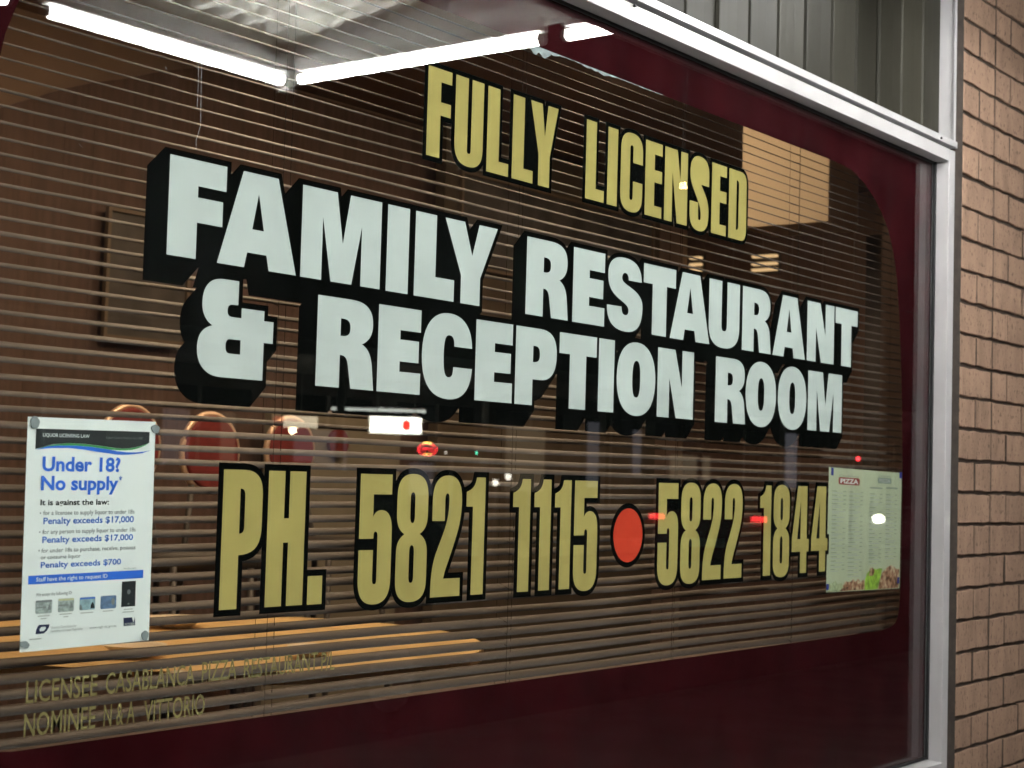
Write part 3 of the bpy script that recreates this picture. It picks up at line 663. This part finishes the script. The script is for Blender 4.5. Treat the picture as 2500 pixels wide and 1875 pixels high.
# ---------------------------------------------------------------- tan brick walls
def brick_mesh(wd, seed):
    rr = random.Random(seed); h = .0762; d = .10; nx = 6 if wd > .2 else 3; e = .0021
    ring = []
    for i in range(nx+1): ring.append((wd*i/nx, h/2))
    ring += [(wd, 0)]
    for i in range(nx, -1, -1): ring.append((wd*i/nx, -h/2))
    ring += [(0, 0)]
    j = [(a+rr.uniform(-e, e)*.7, b+rr.uniform(-e, e)) for a, b in ring]
    cx = wd/2; n = len(ring)
    def sh(p, q): return (p[0]+(q if p[0] < cx else -q), p[1]+(q if p[1] < 0 else -q))
    vs_ = [(a, .1, b) for a, b in ring]+[(a, .0018, b) for a, b in j]+[(sh(p, .0015)[0]+rr.uniform(-e, e)*.2, rr.uniform(0, .0005), sh(p, .0018)[1]+rr.uniform(-e, e)*.3) for p in j]
    fs = []
    for L_ in (0, n): fs += [(L_+i, L_+(i+1) % n, L_+n+(i+1) % n, L_+n+i) for i in range(n)]
    fs.append(tuple(range(2*n, 3*n))); fs.append(tuple(range(n-1, -1, -1)))
    me = MB().add(vs_, fs).mesh('brick', brick_m); return me
BM = {wd: [brick_mesh(wd, s) for s in range(5)] for wd in (.2315, .1125)}
YB = -.058
def brick_wall(label, x0, x1, z0, z1, flip=False, zoff=0, limit=999, face=YB):
    t = thing('brick_wall', label, 'wall'); n = 0
    MB().box(min(x0, x1)+.001, max(x0, x1), face+.009, face+.10, z0, z1).build('mortar', mortar, t)
    z = z0+.043; row = 0; s = -1 if flip else 1; lt = MB(); dk = MB()
    while z < z1-.03:
        seq = (1, 0, 1, 0) if row % 2 == 0 else (0, 0, 1, 0, 1)
        x = 0; k = 0
        while x < abs(x1-x0)-.02:
            wd = .2315 if seq[k % len(seq)] else .1125
            o = link('brick', R.choice(BM[wd]), t)
            xx = x0+s*x - (wd if flip else 0)
            o.location = (xx+R.uniform(-.0012, .0012), face+R.uniform(0, .0022), z+R.uniform(-.0010, .0010)); o.rotation_euler = (R.uniform(-.006, .006), R.uniform(-.003, .003), R.uniform(-.008, .008))
            (lt if R.random() < .45 else dk).box(x0+s*(x+wd)+(-.001 if s > 0 else -.0085), x0+s*(x+wd)+(.0085 if s > 0 else .001), face+.0016, face+.05, z-.0372, z+.0372)
            x += wd+R.choice((.0065, .0075, .0075, .0085)); k += 1; n += 1
        z += .0860; row += 1
    lt.build('pointing', mortar_light, t)['kind'] = 'stuff'; dk.build('pointing', mortar, t)['kind'] = 'stuff'
    return t
brick_wall('tan speckled brick wall right of the restaurant window', 4.2720, 6.10, .0, 3.096)
brick_wall('tan speckled brick wall left of the restaurant window',   .966, .30, .0, 3.096, flip=True)
brick_wall('low tan brick wall under the window sill', 1.0, 4.24, .0, .516, face=-.046)
MB().prism([(4.2408, YF+.003), (4.2715, YB+.0025), (4.2715, .05), (4.2408, .05)], zb_in-.3, zt_in+.80, 'z').build('frame_gap_strip', gap_brown, win)  # dark brown strip filling the gap between frame and brick

# ---------------------------------------------------------------- awning over the footpath, its tubes
aw = thing('street_awning', 'corrugated steel awning over the footpath lit by tubes along its edges', 'awning')
za = 1.25+ZC
def corr():
    vs_ = []; fs = []; n = 0; x = -6.0
    prof = [(0, 0), (.03, 0), (.04, .028), (.09, .028), (.10, 0)]
    pts = []
    while x < 3.72:
        for a, b in prof[:-1]: pts.append((x+a, b))
        x += .10
    for a, b in pts: vs_ += [(a, -2.08, za+.10+b), (a, -.02, za+.30+b)]
    return MB().add(vs_, [(2*i, 2*i+1, 2*i+3, 2*i+2) for i in range(len(pts)-1)])
corr().build('soffit_sheet', soffit_m, aw)
MB().box(-6.0, 3.80, -2.12, -2.065, za+.070, za+.24).build('fascia_beam', beam_m, aw)
MB().box(3.815, 3.865, -2.12, -.02, za+.07, za+.52).build('side_beam', beam_m, aw)
for x in (1.7, -.3, -2.3): MB().box(x, x+.05, -2.065, -.02, za+.02, za+.115).build('joist', beam_m, aw)
MB().box(3.760, 3.792, -2.045, -2.0, za-.035, za+.15).build('corner_bracket', white_plastic, aw)
lamps = []
def batten(ax, a0, a1, c_, label):
    t = thing('fluorescent_lamp', label, 'lamp', group=None)
    mk = lambda p, q, rad: MB().tube([(p, c_, za), (q, c_, za)] if ax == 'x' else [(c_, p, za), (c_, q, za)], rad, 14)
    mk(a0+.012, a1-.012, .0165).build('tube', tube_m, t, smooth=True)
    for e, s in ((a0, 1), (a1, -1)): mk(e, e+s*.012, .0190).build('end_cap', white_plastic, t)
    if ax == 'x': MB().box(a0, a1, c_-.018, c_+.018, za+.023, za+.066).build('batten', white_plastic, t)
    else: MB().box(c_-.018, c_+.018, a0, a1, za+.023, za+.066).build('batten', white_plastic, t)
    return t
def prism_y_fix(): pass
nm = ['reflected fluorescent tube along the awning front, nearest its corner', 'second fluorescent tube along the awning front from the corner', 'third fluorescent tube along the awning front from the corner',
      'fourth fluorescent tube along the awning front from the corner', 'fifth fluorescent tube along the awning front from the corner', 'farthest fluorescent tube along the awning front from the corner']
for k in range(6): batten('x', 2.823-k*1.055, 3.763-k*1.055, -2.025, nm[k])
batten('y', -1.965, -1.005, 3.773, 'fluorescent tube crossing from the awning corner towards the window')
batten('y', -.925, -.285, 3.775, 'fluorescent tube over the window head at the wall end of the awning')

# ---------------------------------------------------------------- restaurant interior
bw = thing('back_wall', 'dark timber panelled wall at the back of the restaurant', 'wall')
MB().box(-3, 12, 6.93, 7.03, .10, 3.02).build('wall_core', plaster_dark, bw)
PMs = MB().box(0, .196, 0, .018, 0, 2.9).mesh('wall_board', timber_dark)
for k in range(56):
    o = link('wall_board', PMs, bw); o.location = (1.0+k*.2, 6.91+R.uniform(-.002, .002), .11)
ap = tag(MB().box(1.0, 8.8, 3.49, 3.60, .10, 3.02).build('plaster_partition', plaster_in), 'tan plaster partition showing above the arched panelling', 'wall')
# side wall and cream bulkhead
swt = thing('side_wall', 'brown side wall at the right of the dining room', 'wall')
MB().box(8.9, 9.0, .16, 6.9, .10, 3.02).build('plaster', plaster_dark, swt)
for k in range(26):
    o = link('wall_board', PMs, swt); o.location = (8.88, 1.2+k*.2, .11); o.rotation_euler = (0, 0, math.pi/2)
bk = tag(MB().box(5.2, 5.44, .789, 1.132, .911+ZC, 3.02).build('duct_bulkhead', cream, bevel=.004), 'cream boxed duct dropping from the ceiling behind the blind', 'duct')
dp = tag(MB().box(5.50, 5.80, .60, .785, .1, .905+ZC).build('dark_pillar', mat('near_black_paint', (.03, .026, .026), .8, var=.3), bevel=.004), 'dark pillar standing behind the corner of the cream duct', 'pillar')
# round timber table
tb = thing('round_table', 'round honey timber table top seen between the lower slats', 'table', (3.05, 1.5, .10))
rt = .72; kk = 0; xx = -rt
while xx < rt-.01:
    x1 = min(xx+.118, rt); pts = []
    n = 7
    top = [(xx+(x1-xx)*i/n, math.sqrt(max(0, rt*rt-(xx+(x1-xx)*i/n)**2))) for i in range(n+1)]
    poly = [(a, -b) for a, b in top]+[(a, b) for a, b in top[::-1]]
    pp = []
    for p in poly:
        if not pp or math.dist(p, pp[-1]) > 1e-4: pp.append(p)
    MB().prism(pp, .72, .75, 'z').build('table_board', timber_warm, tb); xx += .1205
MB().lathe([(.30, 0), (.30, .02), (.06, .06), (.045, .12), (.045, .66), (.12, .70), (.35, .719)], 0, 0).build('pedestal', brass, tb, smooth=False)
for x, y, lab, rd in ((2.62, 1.30, 'small china dish near the left rim of the timber table', .075), (2.93, 1.02, 'china saucer at the near rim of the timber table', .06), (3.18, 1.78, 'china bowl at the middle of the timber table', .085)):
    t = tag(MB().lathe([(rd*.5, .852), (rd*.55, .856), (rd, .878), (rd*1.03, .880), (rd*.95, .876), (rd*.4, .862)], x, y, 20).build('china_dish', china, smooth=True), lab, 'dish')
# pieces lying at the foot of the blind
for x, lab in ((1.70, 'crumpled cream napkin on the window ledge under the blind'),):
    vs_ = []; 
    o = MB()
    for j in range(6):
        for i in range(10):
            a = 2*math.pi*i/10; rr = .034*math.cos(math.pi/2*j/6)*(1+.25*math.sin(3*a+j)+.12*math.sin(7*a)); vs_.append((x+1.5*rr*math.cos(a), .135+rr*math.sin(a), ZC-.333+.030*math.sin(math.pi/2*j/6)))
    o.add(vs_, [(j*10+i, j*10+(i+1) % 10, (j+1)*10+(i+1) % 10, (j+1)*10+i) for j in range(5) for i in range(10)]+[tuple(range(50, 60))])
    tag(o.build('napkin', china, smooth=True), lab, 'napkin')
structure(MB().box(1.0, 4.24, .052, .30, ZC-.42, ZC-.405).build('window_ledge', timber_dark))
structure(MB().box(-3, 1.0, .05, .16, .0, 3.1).build('inner_wall_left', plaster_dark))
structure(MB().box(4.24, 9.0, .045, .16, .0, 3.1).build('inner_wall_right', plaster_dark))
structure(MB().box(1.0, 4.24, .052, .15, .0, ZC-.421).build('inner_wall_below', plaster_dark))
structure(MB().box(1.0, 4.24, .08, .16, zt_in+.04, 3.1).build('inner_wall_above', plaster_dark))

# high stools with round red backs in copper hoops
def make_stool(label, x, y, zc, rd, rz):
    t = thing('bar_stool', label, 'stool', (x, y, .10), 'stools with round red backs', rz)
    c_ = zc+ZC-.10; sh = c_-rd-.26
    prof = [(rd*.955*math.cos(2*math.pi*k/36), c_+rd*.955*math.sin(2*math.pi*k/36)) for k in range(36)]
    MB().prism(prof, -.018, .018, 'y').build('round_back', red_pad, t, bevel=.008)
    MB().tube([(rd*math.cos(2*math.pi*k/40), 0, c_+rd*math.sin(2*math.pi*k/40)) for k in range(40)], .011, 8, True).build('back_hoop', brass, t, smooth=True)
    MB().lathe([(.17, sh), (.19, sh+.02), (.19, sh+.055), (.16, sh+.07)], 0, -.19, 24).build('seat', dark_metal, t, smooth=True)
    for sx in (-1, 1):
        MB().tube([(sx*rd*.6, 0, c_-rd*.8), (sx*.13, -.02, sh+.02), (sx*.19, .02, 0)], .011, 8).build('leg', dark_metal, t, smooth=True)
        MB().tube([(sx*.13, -.33, sh+.02), (sx*.19, -.40, 0)], .011, 8).build('leg', dark_metal, t, smooth=True)
    MB().tube([(.165, -.01, .28), (.165, -.37, .28), (-.165, -.37, .28), (-.165, -.01, .28)], .008, 6, True).build('foot_ring', dark_metal, t, smooth=True)
    return t
make_stool('round red stool back half hidden behind the white poster', 3.60, 2.50, .062, .132, .10)
make_stool('round red stool back between the poster and the gold letter P', 3.955, 2.50, .050, .134, .05)
make_stool('round red stool back above the gold letters PH', 4.345, 2.50, .070, .118, .0)
def disc_plaque(x, y, z, rd): 
    o = MB().prism([(x+rd*math.cos(2*math.pi*k/28), z+rd*math.sin(2*math.pi*k/28)) for k in range(28)], y, y+.02, 'y').build('wall_plaque', red_pad)
    return tag(o, 'small dark red round plaque on the pale wall panel', 'plaque')
# framed pictures
def picture(label, x0, x1, z0, z1, y):
    t = thing('framed_picture', label, 'picture', ((x0+x1)/2, y, 0), 'pictures on the restaurant walls')
    hw = (x1-x0)/2; b = .016
    MB().box(-hw+b, hw-b, .004, .012, z0+b+ZC, z1-b+ZC).build('canvas', pic_m, t)
    f_ = MB(); f_.box(-hw, hw, -.008, .012, z0+ZC, z0+b+ZC); f_.box(-hw, hw, -.008, .012, z1-b+ZC, z1+ZC); f_.box(-hw, -hw+b, -.008, .012, z0+b+ZC, z1-b+ZC); f_.box(hw-b, hw, -.008, .012, z0+b+ZC, z1-b+ZC)
    f_.build('picture_frame', pic_frame, t)
picture('framed picture behind the blind left of the big letter F', 4.207, 4.644, .495, 1.015, 3.4)
picture('wide framed picture behind the blind under FULLY', 6.30, 8.10, 1.02, 1.50, 3.3)
pw = tag(MB().box(5.05, 5.9, 3.3, 3.34, .10, .26+ZC).build('low_screen', mat('pale_screen', (.22, .20, .15), .9, var=.1)), 'pale low screen behind the red stools', 'screen')
disc_plaque(5.45, 3.27, .125+ZC, .062)
tp = thing('timber_panelling', 'dark vertical board panelling with an arched top behind the blind', 'panelling')
AR = [(1.0, .30), (2.6, .62), (3.1, .93), (3.42, 1.13), (3.73, 1.315), (3.91, 1.398), (4.10, 1.486), (4.30, 1.545), (4.52, 1.63), (4.74, 1.69), (5.2, 1.70), (9, 1.70)]
def arz(x):
    for (a, b), (c_, d_) in zip(AR, AR[1:]):
        if a <= x <= c_: return b+(d_-b)*(x-a)/(c_-a)
    return 1.70
x = 1.6
while x < 7.9:
    o = MB().add([(x, 3.455, .1), (x+.142, 3.455, .1), (x+.142, 3.475, .1), (x, 3.475, .1), (x, 3.455, arz(x)+ZC), (x+.142, 3.455, arz(x+.142)+ZC), (x+.142, 3.475, arz(x+.142)+ZC), (x, 3.475, arz(x)+ZC)],
                 [(0, 1, 5, 4), (1, 2, 6, 5), (2, 3, 7, 6), (3, 0, 4, 7), (4, 5, 6, 7), (3, 2, 1, 0)]).build('wall_board', timber_dark, tp)
    x += .1428
pan2 = tag(MB().box(6.2, 8.2, 3.32, 3.38, .10, 3.0).build('divider_panel', mat('olive_brown_plaster', (.085, .065, .042), .9, var=.3, vscale=3)), 'olive brown divider carrying the wide picture', 'divider')
# slatted warm light fittings on the side wall
for y0, y1, zs, lab in ((2.885, 3.045, (1.366, 1.320, 1.284), 'warm three bar light fitting behind the blind above the letters AUR'), (3.405, 3.48, (1.382, 1.341, 1.306), 'narrow warm three bar light fitting behind the blind above the letter A')):
    t = thing('wall_light', lab, 'lamp', (8.86, (y0+y1)/2, 0), 'warm bar lights on the side wall'); hw = (y1-y0)/2
    MB().box(-.012, .008, -hw-.01, hw+.01, zs[2]-.02+ZC, zs[0]+.02+ZC).build('back_plate', dark_metal, t)
    for z in zs: MB().box(-.05, -.0125, -hw, hw, z-.007+ZC, z+.007+ZC).build('light_bar', lit_bar, t)
# ceiling lamps of the dining room
for i, (x, y) in enumerate(((2.2, 1.5), (3.2, 1.2), (4.6, 1.75), (4.4, 1.0), (6.0, 1.75), (7.4, 1.8), (3.6, 1.8))):
    labs = ['over the left end of the timber table', 'over the right rim of the timber table', 'over the red stools', 'close beside the cream duct', 'in front of the wide picture', 'near the right hand side wall', 'between the table and the stools']
    t = thing('ceiling_lamp', 'round warm ceiling lamp '+labs[i], 'lamp', (x, y, 0), 'warm ceiling lamps inside the restaurant')
    MB().lathe([(.10, 2.985), (.10, 3.0)], 0, 0, 20).build('diffuser', lamp_warm, t)
    MB().lathe([(.12, 3.0), (.12, 3.019)], 0, 0, 20).build('rim', white_plastic, t)

# ---------------------------------------------------------------- across the street (seen mirrored in the glass)
fb = thing('shop_row', 'dark row of shops across the road', 'building')
MB().box(-20, 70, -26, -18.0, 0, 6.5).build('wall', wall_out, fb)
MB().box(-20, 70, -18.04, -18.0, 3.3, 3.5).build('cornice', wall_out2, fb)
for k in range(15):
    x = 2+k*3.0; w_ = MB().box(x, x+2.3, -18.03, -17.99, .7, 2.6).build('shop_front_window', dark_glass, fb)
    MB().box(x+1.1, x+1.16, -17.985, -17.96, .7, 2.6).build('mullion', post_m, w_)
MB().box(23.35, 24.0, -17.96, -17.92, .9, 1.5).build('lit_doorway', shopwin, fb)
for x0, x1, z0, z1, q in ((17.2, 17.9, .9, 2.2, 0), (18.6, 18.9, .9, 2.2, 1), (20.3, 21.6, 1.0, 2.0, 0), (26.3, 27.6, 1.0, 2.3, 1), (29.2, 29.6, 1.1, 2.5, 0), (31.0, 31.3, 1.4, 2.4, 0), (32.6, 34.4, .9, 1.9, 1), (38.3, 38.9, 1.2, 2.6, 0)):
    MB().box(x0, x1, -17.965, -17.93, z0, z1).build('lit_window', (shopwin, shopwin2)[q], fb)
vr = thing('verandah', 'flat shop verandah on posts across the road', 'verandah')
MB().box(-20, 70, -18.0, -14.6, 2.95, 3.15).build('roof', post_m, vr)
for k in range(14): MB().tube([(4+k*3.5, -14.8, 0), (4+k*3.5, -14.8, 2.95)], .06, 8).build('post', post_m, vr)
# lit box sign with a red spot, hung under the verandah
sg = thing('hanging_sign', 'glowing white box sign with a red spot, mirrored under the letters RECEPTION', 'sign', (19.71, -15.2, 0), rz=math.radians(49))
MB().box(-.42, .42, -.06, .06, .60+ZC, .885+ZC).build('sign_case', white_plastic, sg)
MB().box(-.405, .405, -.068, -.0605, .612+ZC, .873+ZC).build('sign_face', sign_white, sg)
MB().box(-.405, .405, .0605, .068, .612+ZC, .873+ZC).build('sign_face', sign_white, sg)
for yy in (-.075, .0685): MB().prism([(.17+.062*math.cos(2*math.pi*k/24), .748+ZC+.085*math.sin(2*math.pi*k/24)) for k in range(24)], yy, yy+.006, 'y').build('red_spot', sign_red, sg)
for x in (-.3, .3): MB().tube([(x, 0, .885+ZC), (x, 0, 2.95)], .01, 6).build('hanger', post_m, sg)
vt = thing('glow_strip', 'long pale awning edge made to glow above the glowing box sign', 'lamp', (19.75, -15.6, 0), rz=math.radians(49))  # added glowing strip standing in for the pale awning edge
MB().box(-.75, .75, -.05, .05, .965+ZC, 1.005+ZC).build('diffuser', verandah_glow, vt)
MB().box(-.76, .76, -.06, .06, 1.006+ZC, 1.03+ZC).build('housing', white_plastic, vt)
MB().tube([(0, 0, 1.03+ZC), (0, 0, 2.95)], .01, 6).build('hanger', post_m, vt)
# warm lamp and cream shade at its left
wl = thing('shop_lamp', 'warm glowing shop lamp mirrored left of the white box sign', 'lamp', (18.72, -16.3, 0), rz=math.radians(49))
MB().box(-.26, .26, -.05, .05, .66+ZC, .84+ZC).build('lit_panel', glow('cream_lit_panel', (1.0, .86, .62), 7), wl)
MB().lathe([(.02, .56+ZC), (.06, .60+ZC), (.06, .66+ZC)], -.12, 0, 12).build('bulb', street_m, wl)
MB().box(-.42, -.27, -.05, .05, .74+ZC, .83+ZC).build('red_end', glow('dim_red_panel', (1, .1, .05), 2.2), wl)
MB().tube([(0, 0, .84+ZC), (0, 0, 2.95)], .01, 6).build('hanger', post_m, wl)
# neon sign
ne = thing('neon_sign', 'small oval red neon sign in the window across the road', 'sign', (23.13, -17.36, 0), rz=math.radians(49))
MB().tube([(.175*math.cos(2*math.pi*k/28), 0, .437+ZC+.10*math.sin(2*math.pi*k/28)) for k in range(28)], .012, 6, True).build('neon_ring', neon_red, ne)
me = text_mesh('OPEN', .01)
xs = [v.co.x for v in me.vertices]; a_, b_ = min(xs), max(xs)
for v in me.vertices: v.co = (.135-(v.co.x-a_)/(b_-a_)*.27, .004, .437+ZC-.035+v.co.y/CAPH*.07)
me.materials.clear(); me.materials.append(neon_red)
o = link('neon_word', me, ne); o.rotation_euler = (0, 0, 0)
MB().tube([(-.08, 0, .437+ZC+.115), (0, 0, .437+ZC+.125), (.08, 0, .437+ZC+.115)], .012, 6).build('neon_bar', neon_yel, ne)
MB().tube([(-.08, 0, .437+ZC-.085), (0, 0, .437+ZC-.095), (.08, 0, .437+ZC-.085)], .012, 6).build('neon_bar', neon_yel, ne)
MB().box(-.2, .2, -.02, -.012, .32+ZC, .56+ZC).build('back_plate', ink_black, ne)
# little distant lamps
for nme, lab, P, m_, rd in (('street_lamp', 'tiny white lamp mirrored between the neon sign and the green signal', (18.68, -13.33, 0), spot_m, .022), ('traffic_signal', 'tiny green signal light mirrored right of the red neon sign', (18.96, -12.98, 0), green_m, .026),
                            ('traffic_signal', 'small red signal light above the menu sheet', (22.70, -8.74, 0), neon_red, .030)):
    zz = {'street_lamp': .311, 'traffic_signal': .323}[nme] if m_ is not neon_red else .401
    t = thing(nme, lab, 'lamp' if nme == 'street_lamp' else 'signal', P)
    MB().lathe([(rd*.3, zz+ZC-rd), (rd, zz+ZC-rd*.5), (rd, zz+ZC+rd*.5), (rd*.3, zz+ZC+rd)], 0, 0, 10).build('lens', m_, t)
    MB().tube([(0, .10, -.14), (0, .10, zz+ZC+.1)], .035, 8).build('post', post_m, t)
    MB().box(-.06, .06, .05, .14, zz+ZC-.1, zz+ZC+.12).build('housing', rubber, t)
# bare bulb under the awning
bb = thing('hanging_bulb', 'single warm bare bulb hanging from a wall arm, mirrored on the letter N', 'lamp', (4.222, -.796, 0))
MB().lathe([(.002, .870+ZC), (.006, .873+ZC), (.007, .877+ZC), (.005, .883+ZC), (.004, .892+ZC)], 0, 0, 12).build('bulb', bulb_m, bb, smooth=True)
MB().tube([(0, 0, .892+ZC), (0, 0, za+.30)], .003, 6).build('flex', rubber, bb)
MB().tube([(0, -.02, za+.305), (0, .775, za+.305)], .012, 8).build('wall_arm', rubber, bb)

# cars
def car(name, label, x, y, rz, paint, rear_lit):
    t = thing(name, label, 'car', (x, y, -.14), rz=rz)    # front along +x
    side = [(-2.1, .32), (-2.16, .55), (-2.12, .92), (-1.95, 1.0), (-1.55, 1.36), (-.9, 1.46), (.1, 1.44), (.9, 1.02), (1.75, .88), (2.1, .72), (2.15, .40), (2.05, .28),
            (1.72, .28), (1.66, .52), (1.4, .66), (1.14, .52), (1.08, .26), (-1.08, .26), (-1.14, .52), (-1.4, .66), (-1.66, .52), (-1.72, .30)]
    tri = tessellate_polygon([[Vector((a, b, 0)) for a, b in side]]); n = len(side)
    hw = lambda zz: .86 if zz < 1.0 else .86-.20*(zz-1.0)/.46
    vs_ = [(a, -hw(b), b) for a, b in side]+[(a, hw(b), b) for a, b in side]
    fs = [tuple(q) for q in tri]+[tuple(i+n for i in q[::-1]) for q in tri]+[(i, (i+1) % n, (i+1) % n+n, i+n) for i in range(n)]
    MB().add(vs_, fs).build('body', paint, t, bevel=.03)
    for s in (-1, 1):
        for pl, nm_ in (([(-1.5, 1.02), (-1.32, 1.32), (-.9, 1.40), (-.62, 1.40), (-.62, 1.02)], 'rear_window'), ([(-.55, 1.02), (-.55, 1.40), (.08, 1.38), (.62, 1.06), (.62, 1.02)], 'door_window')):
            vv = [(a, s*(hw(b)+.004), b) for a, b in pl]+[(a, s*(hw(b)-.01), b) for a, b in pl]; k = len(pl)
            MB().add(vv, [tuple(range(k)), tuple(range(2*k-1, k-1, -1))]+[(i, (i+1) % k, (i+1) % k+k, i+k) for i in range(k)]).build(nm_, dark_glass, t)
    MB().add([(-1.945, -.70, 1.02), (-1.945, .70, 1.02), (-1.585, .62, 1.345), (-1.585, -.62, 1.345), (-1.90, -.70, .99), (-1.90, .70, .99), (-1.55, .62, 1.30), (-1.55, -.62, 1.30)], [(0, 1, 2, 3), (7, 6, 5, 4), (0, 4, 5, 1), (1, 5, 6, 2), (2, 6, 7, 3), (3, 7, 4, 0)]).build('rear_screen', dark_glass, t)
    MB().add([(.16, -.62, 1.425), (.16, .62, 1.425), (.87, .70, 1.05), (.87, -.70, 1.05), (.12, -.62, 1.39), (.12, .62, 1.39), (.84, .70, 1.0), (.84, -.70, 1.0)], [(0, 1, 2, 3), (7, 6, 5, 4), (0, 4, 5, 1), (1, 5, 6, 2), (2, 6, 7, 3), (3, 7, 4, 0)]).build('windscreen', dark_glass, t)
    for sx in (-1.4, 1.4):
        for sy in (-1, 1):
            w0 = sy*.84; w1 = sy*.64
            tr = MB().prism([(sx+.31*math.cos(2*math.pi*k/20), .31+.31*math.sin(2*math.pi*k/20)) for k in range(20)], min(w0, w1), max(w0, w1), 'y').build('wheel', tyre, t)
            MB().prism([(sx+.19*math.cos(2*math.pi*k/14), .31+.19*math.sin(2*math.pi*k/14)) for k in range(14)], min(w0, w0+sy*.012), max(w0, w0+sy*.012), 'y').build('rim', rim_m, tr)
    for s in (-1, 1):
        MB().box(-2.185, -2.10, min(s*.62, s*.84), max(s*.62, s*.84), .88, .96).build('tail_light', tail_m if rear_lit else mat('red_lens', (.2, .01, .01), .2), t)
        MB().prism([(s*.68+.12*math.cos(2*math.pi*k/16), .80+.085*math.sin(2*math.pi*k/16)) for k in range(16)], 2.06, 2.165, 'x').build('headlight', head_m if 'headlights on' in label else dark_glass, t)
    MB().box(-2.20, -2.13, -.26, .26, .50, .62).build('bumper_plate', post_m, t)
    return t
car('parked_car', 'red parked car with lit tail lights mirrored among the phone digits', 22.7, -11.32, math.radians(-31), car_red, True)
car('parked_car', 'silver car with headlights on mirrored over the menu sheet', 33.1, -12.3, math.radians(156), car_grey, False)

car('parked_car', 'dark car parked at the kerb, mirrored faintly behind the gold digits 5821', 5.6, -5.1, math.radians(180), mat('dark_car_paint', (.012, .014, .02), .12, coat=1), False)
for x, y, z, lab in ((20.7, -13.95, 1.19, 'small warm low light mirrored right of the gold digits 5821'), (20.9, -13.85, 1.285, 'small white light mirrored beside the warm one')):
    t = thing('far_light_dot', lab, 'lamp', (x, y, 0))  # distant point of light, carried on an added post
    MB().lathe([(.02, z-.05), (.05, z-.03), (.05, z+.03), (.02, z+.05)], 0, 0, 10).build('lens', spot_m, t)
    MB().tube([(0, 0, 0), (0, 0, z-.05)], .03, 8).build('post', post_m, t)
